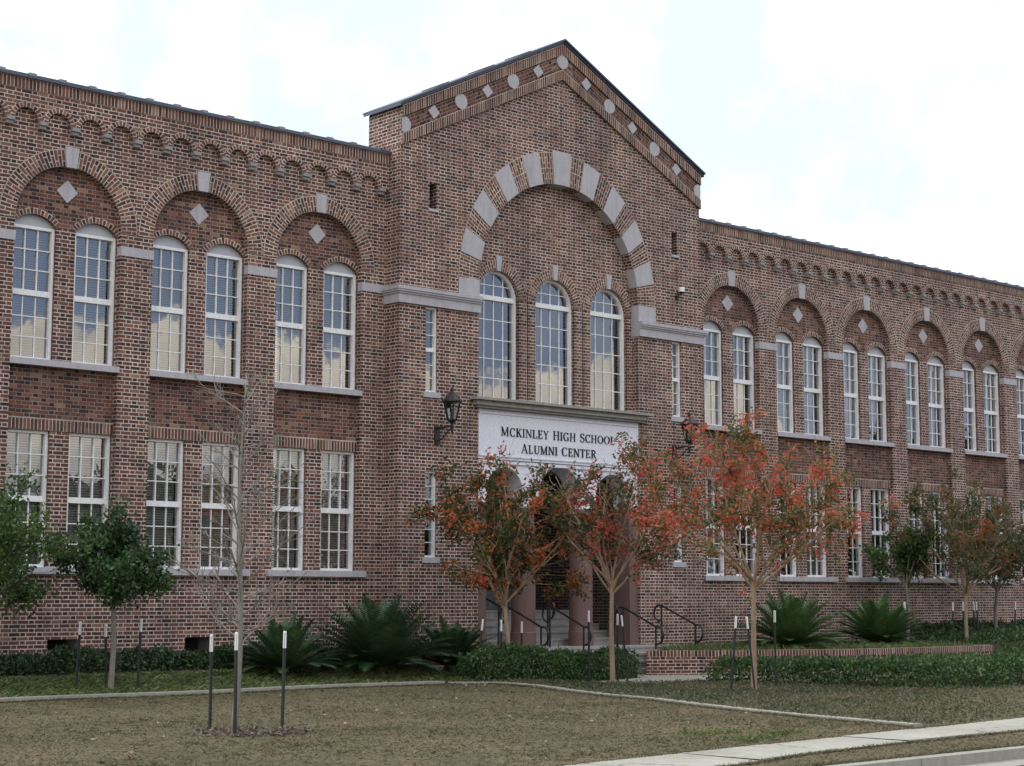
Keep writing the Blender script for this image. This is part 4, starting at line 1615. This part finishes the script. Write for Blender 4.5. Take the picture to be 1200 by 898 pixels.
# longer tufts on the lawn and ragged grass creeping over the edges of the concrete
x = rng.uniform(8, 22, 5200)
y = rng.uniform(12.6, 23.9, 5200)
kx = np.interp(y, [p[1] for p in KERB][::-1], [p[0] for p in KERB][::-1])
cl = np.sin(x * 2.1 + y) + np.sin(y * 1.7 - x * .6) + rng.normal(0, .8, len(x))
ok = in_view(x, y) & (x < kx - .15) & (cl > .5) & (y > np.vectorize(far_e)(x) + .05)
x, y = np.repeat(x[ok], 7), np.repeat(y[ok], 7)
ex = rng.uniform(9, 26, 7000)
e0 = np.vectorize(far_e)(ex) + np.abs(rng.normal(0, .03, 7000)) - .015
e1 = np.vectorize(near_e)(ex) - np.abs(rng.normal(0, .03, 7000)) + .015
e2 = 10.73 + np.abs(rng.normal(0, .04, 7000))
ki = rng.uniform(0, len(KP) - 1.001, 6000)
kp = np.array(KP)
kk = kp[ki.astype(int)] + (kp[ki.astype(int) + 1] - kp[ki.astype(int)]) * (ki % 1)[:, None] + np.stack([-.10 - np.abs(rng.normal(0, .03, 6000)), np.zeros(6000)], -1)
lx = rng.uniform(8, 19.9, 6000)
ly = 24.05 + .02 * np.sin(lx * .8) - .14 - np.abs(rng.normal(0, .03, 6000))
X = np.concatenate([x + rng.normal(0, .03, len(x)), ex, ex, ex, kk[:, 0], lx])
Y = np.concatenate([y + rng.normal(0, .03, len(y)), e0, e1, e2, kk[:, 1], ly])
P = np.stack([X, Y, gz(X, Y)], -1)
tag(quads_obj('grass', blades(P, rng, .062, .013, 1.1), 'tuft'), 'longer olive grass tufts on the lawn and along the kerbs', 'grass', kind='stuff')
# two patches of green clover by the pavement
Ps = []
for cx, cy, a, b in ((15.75, 13.35, .55, .14), (15.95, 14.2, .5, .22), (16.6, 13.6, .3, .1)):
    k = 220
    Ps.append(np.stack([cx + rng.normal(0, a * .5, k), cy + rng.normal(0, b * .8, k), np.full(k, .01)], -1))
P = np.concatenate(Ps)
P[:, 2] += gz(P[:, 0], P[:, 1])
tag(quads_obj('clover', blades(P, rng, .045, .025, 1.0), 'clover'), 'bright green clover patches in the brown lawn by the pavement', 'clover', kind='stuff')


def scatter_poly(poly, n, rg):
    P = np.array(poly)
    x = rg.uniform(P[:, 0].min(), P[:, 0].max(), n * 3)
    y = rg.uniform(P[:, 1].min(), P[:, 1].max(), n * 3)
    k = in_poly(poly, x, y)
    return x[k][:n], y[k][:n]


# strap-leaved ground cover of the left bed, in tufts
x, y = scatter_poly([(8, 24.25), (20.2, 24.2), (21.3, 24.5), (21.0, 26.2), (8, 26.4)], 1500, rng)
k = in_view(x, y)
x, y = x[k], y[k]
xt = np.repeat(x, 26) + rng.normal(0, .06, len(x) * 26)
yt = np.repeat(y, 26) + rng.normal(0, .06, len(x) * 26)
P = np.stack([xt, yt, gz(xt, yt)], -1)
tag(quads_obj('ground_cover', blades(P, rng, .22, .028, 1.4), 'cover'), 'strap-leaved green ground cover filling the bed left of the steps', 'ground cover', kind='stuff')
# planter ground cover
x, y = scatter_poly([(28.5, 26.8), (26.75, 25.2), (28.1, 24.35), (30.1, 23.3), (32.1, 23.1), (35.1, 23.0), (35.4, 27.2), (30, 27.2)], 900, rng)
xt = np.repeat(x, 22) + rng.normal(0, .07, len(x) * 22)
yt = np.repeat(y, 22) + rng.normal(0, .07, len(x) * 22)
P = np.stack([xt, yt, np.full(len(xt), .43)], -1)
tag(quads_obj('ground_cover', blades(P, rng, .27, .024, 1.0), 'cover'), 'strap-leaved green ground cover inside the brick planter', 'ground cover', kind='stuff')
# creeping cover between the kerb and the hedges
poly = KERB + [(40, 12.95), (40, 18.6), (26.8, 18.7), (25.6, 21.0), (25.2, 22.9), (22.4, 23.6)]
x, y = scatter_poly(poly, 90000, rng)
k = in_view(x, y) & (rng.uniform(size=len(x)) < np.clip((y - 13.2) / 5.5 - .12 * (x - 23) * (y < 18.2), .12, 1))
x, y = x[k], y[k]
P = np.stack([x, y, gz(x, y) + rng.uniform(0, .05, len(x))], -1)
d = rng.normal(size=P.shape) * [1, 1, .5] + [0, 0, .45]
tag(quads_obj('creeper', leaf_quads(P, d, .05, .028, rng), 'jasmine'), 'dull green creeper with bare brown patches beyond the garden kerb', 'ground cover', kind='stuff')


def hedge(name, label, cat, poly, h, n, mat, base=None, lump=.08, leaf=.065, root=None, dens=.25):
    """leafy block over a plan polygon, lumpy on top, leaves through its outer shell"""
    P = np.array(poly)
    x = rng.uniform(P[:, 0].min() - .05, P[:, 0].max() + .05, n * 4)
    y = rng.uniform(P[:, 1].min() - .05, P[:, 1].max() + .05, n * 4)
    k = in_poly(poly, x, y)
    x, y = x[k][:n], y[k][:n]
    # distance to the outline rounds the shoulders
    dm = np.full(len(x), 9.0)
    for (x0, y0), (x1, y1) in zip(poly, poly[1:] + poly[:1]):
        dx, dy_ = x1 - x0, y1 - y0
        t = np.clip(((x - x0) * dx + (y - y0) * dy_) / (dx * dx + dy_ * dy_), 0, 1)
        dm = np.minimum(dm, np.hypot(x - x0 - t * dx, y - y0 - t * dy_))
    top = h * (1 - .35 * np.exp(-dm / .12)) + lump * (np.sin(x * 4.1 + y * 2.3) * .5 + np.sin(x * 9.7 - y * 7.1) * .35 + np.sin(x * 1.7 + 2) * .4)
    u = rng.uniform(size=len(x))
    zf = np.where(rng.uniform(size=len(x)) < dens, 1 - u ** 2 * .25, u)
    sh = np.where(dm < .22, u, 1 - .3 * u ** 1.5)
    b = gz(x, y) if base is None else base
    z = b + top * sh * rng.uniform(.96, 1.06, len(x))
    Q = np.stack([x, y, z], -1) + rng.normal(0, .02, (len(x), 3))
    d = rng.normal(size=Q.shape) + [0, 0, .7]
    o = quads_obj(name, leaf_quads(Q, d, leaf, leaf * .55, rng), mat)
    return tag(o, label, cat)


hedge('hedge', 'low clipped green hedge in front of the entrance steps', 'hedge',
      [(20.75, 24.15), (21.0, 23.75), (22.6, 23.75), (24.4, 24.1), (25.35, 24.4), (25.5, 24.95), (24.8, 25.15), (22.4, 25.0), (21.0, 24.95)], .54, 24000, 'hedge')
hedge('hedge', 'long low green hedge in front of the curved brick planter', 'hedge',
      [(25.3, 22.75), (25.5, 21.2), (25.7, 19.8), (25.9, 18.4), (27.5, 18.0), (29.9, 18.0), (44, 18.2), (44, 20.8), (29.4, 20.7), (27.5, 21.2), (26.6, 21.9), (26.0, 22.9)], .42, 85000, 'hedge', leaf=.08, lump=.05)
hedge('hedge', 'dark row of shrubs at the foot of the left wing wall', 'hedge',
      [(8, 26.55), (20.8, 26.5), (20.8, 27.35), (8, 27.38)], .30, 24000, 'hedge_dark', leaf=.08, lump=.08)
hedge('hedge', 'dark row of shrubs at the foot of the right wing wall', 'hedge',
      [(36.8, 26.4), (50, 26.4), (50, 27.35), (36.8, 27.35)], .40, 13000, 'hedge_dark', leaf=.09, lump=.12, base=.5)
hedge('hedge', 'soft green shrubs filling the bed right of the brick planter', 'hedge',
      [(35.8, 22.6), (50, 22.4), (50, 26.3), (35.8, 26.3)], .22, 24000, 'hedge', leaf=.09, lump=.10)


def sago(label, x, y, z, fl, n_fr, seed, mat, crown=.10, flat=0.0):
    rg = np.random.default_rng(seed)
    root = empty('sago_palm', (x, y, z), label, 'palm', 'sago palms along the school front')
    g = MB()
    lathe(g, [(.17, -.05), (.18, crown * .6), (.12, crown), (.0, crown + .05)], 0, 0, 10)
    g.build('trunk', 'bark_dark', root)
    Q = []
    for k in range(n_fr):
        az = k * 2.39996 + rg.uniform(-.2, .2)
        f = (k + .5) / n_fr
        el = R(80 - 76 * f ** .75 + rg.uniform(-6, 6))
        L = fl * rg.uniform(.82, 1.1) * (.85 + .15 * f)
        m_ = 30
        t = np.linspace(0, 1, m_ + 1)
        bend = R(16 + 20 * f)
        e = el + R(6) - bend * t ** 1.4
        step = L / m_
        r = np.concatenate([[0], np.cumsum(np.cos(e[:-1]) * step)])
        zz = np.concatenate([[0], np.cumsum(np.sin(e[:-1]) * step)])
        h = np.array([np.cos(az), np.sin(az), 0])
        s = np.array([-np.sin(az), np.cos(az), 0])
        C = h * (r[:, None] + .05) + np.array([0, 0, 1.0]) * (zz[:, None] + crown)
        T = unit(np.gradient(C, axis=0))
        up = np.cross(np.broadcast_to(s, T.shape), T)
        up = np.where(up[:, 2:3] < 0, -up, up)
        w_ = .008
        Q.append(np.stack([C[:-1] - s * w_, C[:-1] + s * w_, C[1:] + s * w_, C[1:] - s * w_], 1))
        i = np.arange(4, m_ + 1)
        ll = .20 * np.sin(np.pi * np.clip(t[i] * .93 + .07, 0, 1)) ** .55 * fl / 1.3
        for sg_ in (-1, 1):
            d = unit(s * sg_ * .86 + T[i] * .42 + up[i] * .26)
            b = C[i]
            ww = T[i] * .021
            tip = b + d * ll[:, None] + np.array([0, 0, -.012])
            Q.append(np.stack([b - ww, b + ww, tip + ww * .25, tip - ww * .25], 1))
    quads_obj('fronds', np.concatenate(Q), mat, root)
    return root


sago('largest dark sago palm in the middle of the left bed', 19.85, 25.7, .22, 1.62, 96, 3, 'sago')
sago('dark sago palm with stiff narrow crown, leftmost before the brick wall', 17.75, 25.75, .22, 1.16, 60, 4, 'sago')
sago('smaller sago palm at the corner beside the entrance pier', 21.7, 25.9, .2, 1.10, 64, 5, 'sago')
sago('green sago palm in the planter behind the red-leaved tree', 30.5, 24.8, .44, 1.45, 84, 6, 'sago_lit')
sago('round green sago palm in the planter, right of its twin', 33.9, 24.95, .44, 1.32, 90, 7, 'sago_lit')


# ---- trees
def grow_tree(rg, H, trunk_h, trunk_r, spread, n_limb, lean=(0, 0), up=.75, levels=2, sub=4, twig=6):
    """returns (limb polylines with radii, twig points with directions)"""
    lines, tips = [], []
    top = np.array([lean[0], lean[1], trunk_h])
    mid = top * .5 + np.array([rg.normal(0, .045), rg.normal(0, .045), 0])
    lines.append(([np.zeros(3) - [0, 0, .1], mid * [1, 1, 1], top], [trunk_r * 1.05, trunk_r * .82, trunk_r * .78]))

    def limb(p, d, L, r, lev):
        n_ = 6
        pts, rad = [p], [r]
        q, dd = p.copy(), unit(d)
        for i in range(n_):
            dd = unit(dd + rg.normal(0, .11, 3) + np.array([0, 0, .05 * up]))
            q = q + dd * L / n_
            pts.append(q.copy())
            rad.append(r * (1 - .72 * (i + 1) / n_))
        lines.append((pts, rad))
        if lev < levels:
            for j in range(sub):
                f = .28 + .72 * (j + rg.uniform(.1, .9)) / sub
                i = min(int(f * n_), n_ - 1)
                a = rg.normal(size=3)
                a = unit(a - dd * a.dot(dd))
                nd = unit(unit(pts[i + 1] - pts[i]) * .75 + a * .65 + np.array([0, 0, .12 * up]))
                limb(pts[i], nd, L * rg.uniform(.42, .62), rad[i] * .6, lev + 1)
        if lev >= levels - 1:
            for j in range(twig):
                f = rg.uniform(.25, 1)
                i = min(int(f * n_), n_ - 1)
                a = unit(rg.normal(size=3))
                nd = unit(unit(pts[i + 1] - pts[i]) * .6 + a * .8)
                s0 = pts[i] + (pts[i + 1] - pts[i]) * rg.uniform()
                e0 = s0 + nd * L * rg.uniform(.14, .34)
                lines.append(([s0, (s0 + e0) / 2 + rg.normal(0, .02, 3), e0], [.006, .005, .003]))
                tips.append((s0, e0))
    for k in range(n_limb):
        az = 2 * math.pi * (k + rg.uniform(-.3, .3)) / n_limb
        f = (k % 3) / 2.0
        el = math.atan2(H - trunk_h, spread) + (f - .5) * .55 + rg.normal(0, .06)
        L = math.hypot(H - trunk_h, spread) * (.62 + .14 * f)
        d = np.array([math.cos(az) * math.cos(el), math.sin(az) * math.cos(el), math.sin(el)])
        limb(top - [0, 0, rg.uniform(0, .18)], d, L, trunk_r * .5, 1)
    return lines, tips


def tree(name, label, cat, loc, H, trunk_h, trunk_r, spread, n_limb, leafmat, bark, n_leaf, leaf=(.085, .042), seed=1,
         keep=None, group=None, levels=2, sub=4, twig=6, lean=None, jit=.06, up=.75):
    rg = np.random.default_rng(seed)
    root = empty(name, loc, label, cat, group)
    lean = lean or (rg.normal(0, .05), rg.normal(0, .05))
    lines, tips = grow_tree(rg, H, trunk_h, trunk_r, spread, n_limb, lean, up, levels, sub, twig)
    g = MB()
    for i, (p, r) in enumerate(lines):
        tube(g, p, r, 8 if i == 0 else (5 if r[0] > .012 else 3), None, False)
    g.build('trunk', bark, root, True)
    if n_leaf:
        A = np.array([t[0] for t in tips])
        B = np.array([t[1] for t in tips])
        sel = rg.permutation(len(A))[:max(1, int(.62 * len(A)))]
        k = sel[rg.integers(0, len(sel), n_leaf)]
        f = rg.uniform(0, 1.1, (n_leaf, 1))
        P = A[k] + (B[k] - A[k]) * f + rg.normal(0, jit, (n_leaf, 3))
        if keep is not None:
            P = P[keep(P, rg)]
        dirs = unit(rg.normal(size=P.shape) + [0, 0, -.25])
        quads_obj('crown', leaf_quads(P, dirs, leaf[0], leaf[1], rg), leafmat, root)
    return root


tree('crepe_myrtle', 'red and orange leaved tree with a bare trunk before the right planter', 'tree', (23.75, 20.15, 0), 4.55, 1.9, .055, 2.15, 11, 'leaf_c', 'bark_pale', 13000, (.095, .046), 62, twig=7, keep=lambda P, r_: (P[:, 2] > 2.8) & (r_.uniform(size=len(P)) < .8) | (r_.uniform(size=len(P)) < .33))
tree('crepe_myrtle', 'sparse red-tipped tree with pale fanned branches before the middle of the porch', 'tree', (23.7, 23.55, 0), 4.65, 1.85, .055, 1.7, 11, 'leaf_b', 'bark_pale', 6200, (.10, .046), 22, twig=6)
tree('crepe_myrtle', 'dense green and rust tree in the hedge hiding the left porch opening', 'tree', (21.85, 24.55, 0), 4.1, 1.5, .055, 1.55, 10, 'leaf_a', 'bark_pale', 8200, (.10, .05), 23)
tree('crepe_myrtle', 'fading green and rust tree behind the far end of the planter', 'tree', (37.4, 24.9, .45), 3.9, 1.35, .06, 2.15, 10, 'leaf_d', 'bark_pale', 8500, (.11, .05), 24)
tree('holly_tree', 'olive green small tree against the right wing, left of the fading tree', 'tree', (36.9, 26.3, .5), 2.9, 1.5, .05, .95, 8, 'leaf_oak', 'bark_grey', 3200, (.11, .06), 25)
tree('crepe_myrtle', 'rust and dark green tree at the right edge of the photo', 'tree', (40.4, 26.0, .5), 3.3, 1.35, .055, 1.35, 8, 'leaf_d', 'bark_grey', 5200, (.11, .055), 26)
tree('holly_tree', 'dense dark green small round tree left of the bare sapling', 'tree', (13.95, 25.0, .15), 2.75, 1.45, .05, .76, 9, 'leaf_holly', 'bark_grey', 9000, (.085, .05), 27, jit=.09, lean=(.01, 0))
tree('holly_tree', 'green tree cut off by the left edge of the photo', 'tree', (11.42, 24.9, .15), 3.45, 1.15, .055, 1.15, 11, 'leaf_oak', 'bark_grey', 11000, (.085, .05), 33, jit=.10, lean=(0, 0))


# ---- bare sapling: one leader with thin side branches
def sapling(loc):
    rg = np.random.default_rng(41)
    root = empty('bare_sapling', loc, 'leafless grey sapling with fine twigs standing on the lawn between three stakes', 'tree')
    g = MB()
    H = 4.35
    lead = []
    for i in range(15):
        f = i / 14
        lead.append(np.array([.045 * math.sin(f * 7) + .05 * f, .03 * math.cos(f * 5) - .03, H * f - .05]))
    tube(g, lead, [.046 * (1 - .86 * (i / 14)) for i in range(15)], 8)
    g2 = g

    def twig(p, d, L, r, lev):
        pts = [p]
        q, dd = p.copy(), unit(d)
        for i in range(5):
            dd = unit(dd + rg.normal(0, .10, 3) + np.array([0, 0, .07]))
            q = q + dd * L / 5
            pts.append(q.copy())
        tube(g2, pts, [max(r * (1 - .12 * i), .0028) for i in range(6)], 4, None, False)
        if lev < 2:
            for j in range(4 if lev == 0 else 3):
                i = rg.integers(1, 5)
                a = rg.normal(size=3)
                twig(pts[i], unit(dd * .8 + unit(a) * .6), L * rg.uniform(.3, .55), r * .6, lev + 1)
    for k in range(44):
        f = .25 + .70 * k / 44
        i = f * 14
        j = int(i)
        p = lead[j] + (lead[min(j + 1, 14)] - lead[j]) * (i - j)
        az = k * 2.4 + rg.uniform(-.3, .3)
        el = R(rg.uniform(5, 45))
        L = (1.0 - .72 * (f - .28)) * rg.uniform(.55, 1.15)
        twig(p, np.array([math.cos(az) * math.cos(el), math.sin(az) * math.cos(el), math.sin(el)]), L, .013 * (1.2 - f * .6), 0)
    g.build('trunk', 'bark_grey', root, True)
    return root


sapling((11.60, 17.85, 0))


# ---- tree stakes: steel T-posts with white plastic caps
def stake(x, y, h, label, group, tilt=(0, 0), base=None, cap=.21):
    b = float(gz(x, y)) if base is None else base
    root = empty('tree_stake', (x, y, b), label, 'stake', group)
    root.rotation_euler = (tilt[0], tilt[1], R(random.uniform(-40, 40)))
    g = MB()
    g.box(-.019, .019, -.003, .003, -.1, h - .02)
    g.box(-.0035, .0035, .003, .032, -.1, h - .02)
    for k in range(int(h / .06)):
        g.box(-.008, .008, -.009, -.003, .03 + k * .06, .045 + k * .06)
    g.build('post', 'post', root)
    g = MB()
    tube(g, [(0, .008, h - cap), (0, .008, h - .015), (0, .008, h)], [.021, .021, .016], 10)
    g.build('cap', 'sleeve', root)
    return root


G = 'steel stakes with white caps around the young trees'
stake(11.66, 18.45, 1.16, 'white-capped stake left of the bare sapling', G)
stake(11.40, 17.50, 1.20, 'white-capped stake directly in front of the bare sapling trunk', G)
stake(12.49, 18.12, 1.20, 'white-capped stake right of the bare sapling', G, (0, R(1.5)))
stake(13.55, 25.35, 1.05, 'white-capped stake left of the dark round tree', G, (0, R(5)))
stake(14.05, 25.3, 1.02, 'white-capped stake leaning behind the trunk of the dark round tree', G, (0, R(-3)))
stake(14.5, 25.1, 1.12, 'white-capped stake right of the dark round tree', G, (0, R(4)))
stake(21.35, 24.75, 1.10, 'white-capped stake leaning left of the green and rust tree', G, (0, R(6)))
stake(21.65, 24.4, 1.10, 'white-capped stake close before the trunk of the green and rust tree', G)
stake(22.35, 24.6, 1.10, 'white-capped stake right of the green and rust tree trunk', G)
stake(23.28, 23.75, 1.36, 'white-capped stake left of the sparse red-tipped tree', G)
stake(24.05, 23.75, 1.30, 'white-capped stake just right of the sparse red-tipped tree trunk', G)
stake(24.15, 23.6, 1.28, 'white-capped stake leaning outward right of the sparse red-tipped tree', G, (0, R(-5)))
stake(23.1, 20.1, 1.30, 'white-capped stake leaning in from the left of the red and orange tree', G, (0, R(7)))
stake(23.6, 20.0, 1.29, 'white-capped stake crossing in front of the red and orange tree trunk', G, (0, R(-6)))
stake(24.6, 20.35, 1.38, 'white-capped stake standing clear to the right of the red and orange tree', G)
for x, y, lb in ((36.25, 25.9, 'leftmost white-capped stake by the far olive green tree'), (36.5, 26.05, 'white-capped stake touching the trunk of the far olive green tree'),
                 (37.0, 25.0, 'white-capped stake left of the fading tree trunk'), (37.25, 24.85, 'white-capped stake close against the fading tree trunk'),
                 (38.7, 25.5, 'white-capped stake between the fading tree and the rightmost tree'), (39.3, 25.8, 'white-capped stake left of the rightmost tree trunk'),
                 (41.6, 26.2, 'white-capped stake right of the rightmost tree trunk')):
    stake(x, y, 1.0, lb, G, (0, R(random.uniform(-3, 5))), .5)

# ---- far side of the street, seen only in the panes
Q = []
tb = MB()
rg = np.random.default_rng(77)
xx = 24.0
while xx < 165:
    h = (rg.uniform(5, 8.5) if xx < 78 else rg.uniform(7, 12)) if not 92 < xx < 150 else rg.uniform(10, 15)
    if 62 < xx < 74:
        h = 5
    r_ = rg.uniform(2.2, 3.8)
    yy = rg.uniform(-34, -26)
    k = 3600
    c0 = np.array([xx, yy, h * .62])
    P = unit(rg.normal(size=(k, 3))) * rg.uniform(.35, 1, (k, 1)) ** .6 * np.array([r_, r_, h * .42])
    P += .9 * np.sin(P[:, [1, 2, 0]] * 1.9 + xx)
    Q.append(leaf_quads(P + c0, rg.normal(size=(k, 3)), .55, .32, rg))
    tube(tb, [(xx, yy, -.2), (xx + .2, yy, h * .35), (xx, yy + .2, h * .7)], [.22, .16, .07], 6)
    xx += rg.uniform(2.6, 5.2)
tr = quads_obj('tree_line', np.concatenate(Q), 'far')
tag(tr, 'row of street trees on the far side, mirrored in the panes', 'trees', kind='stuff')
tag(tb.build('tree_line', 'bark_dark'), 'trunks of the street trees on the far side, mirrored in the panes', 'trees', kind='stuff')
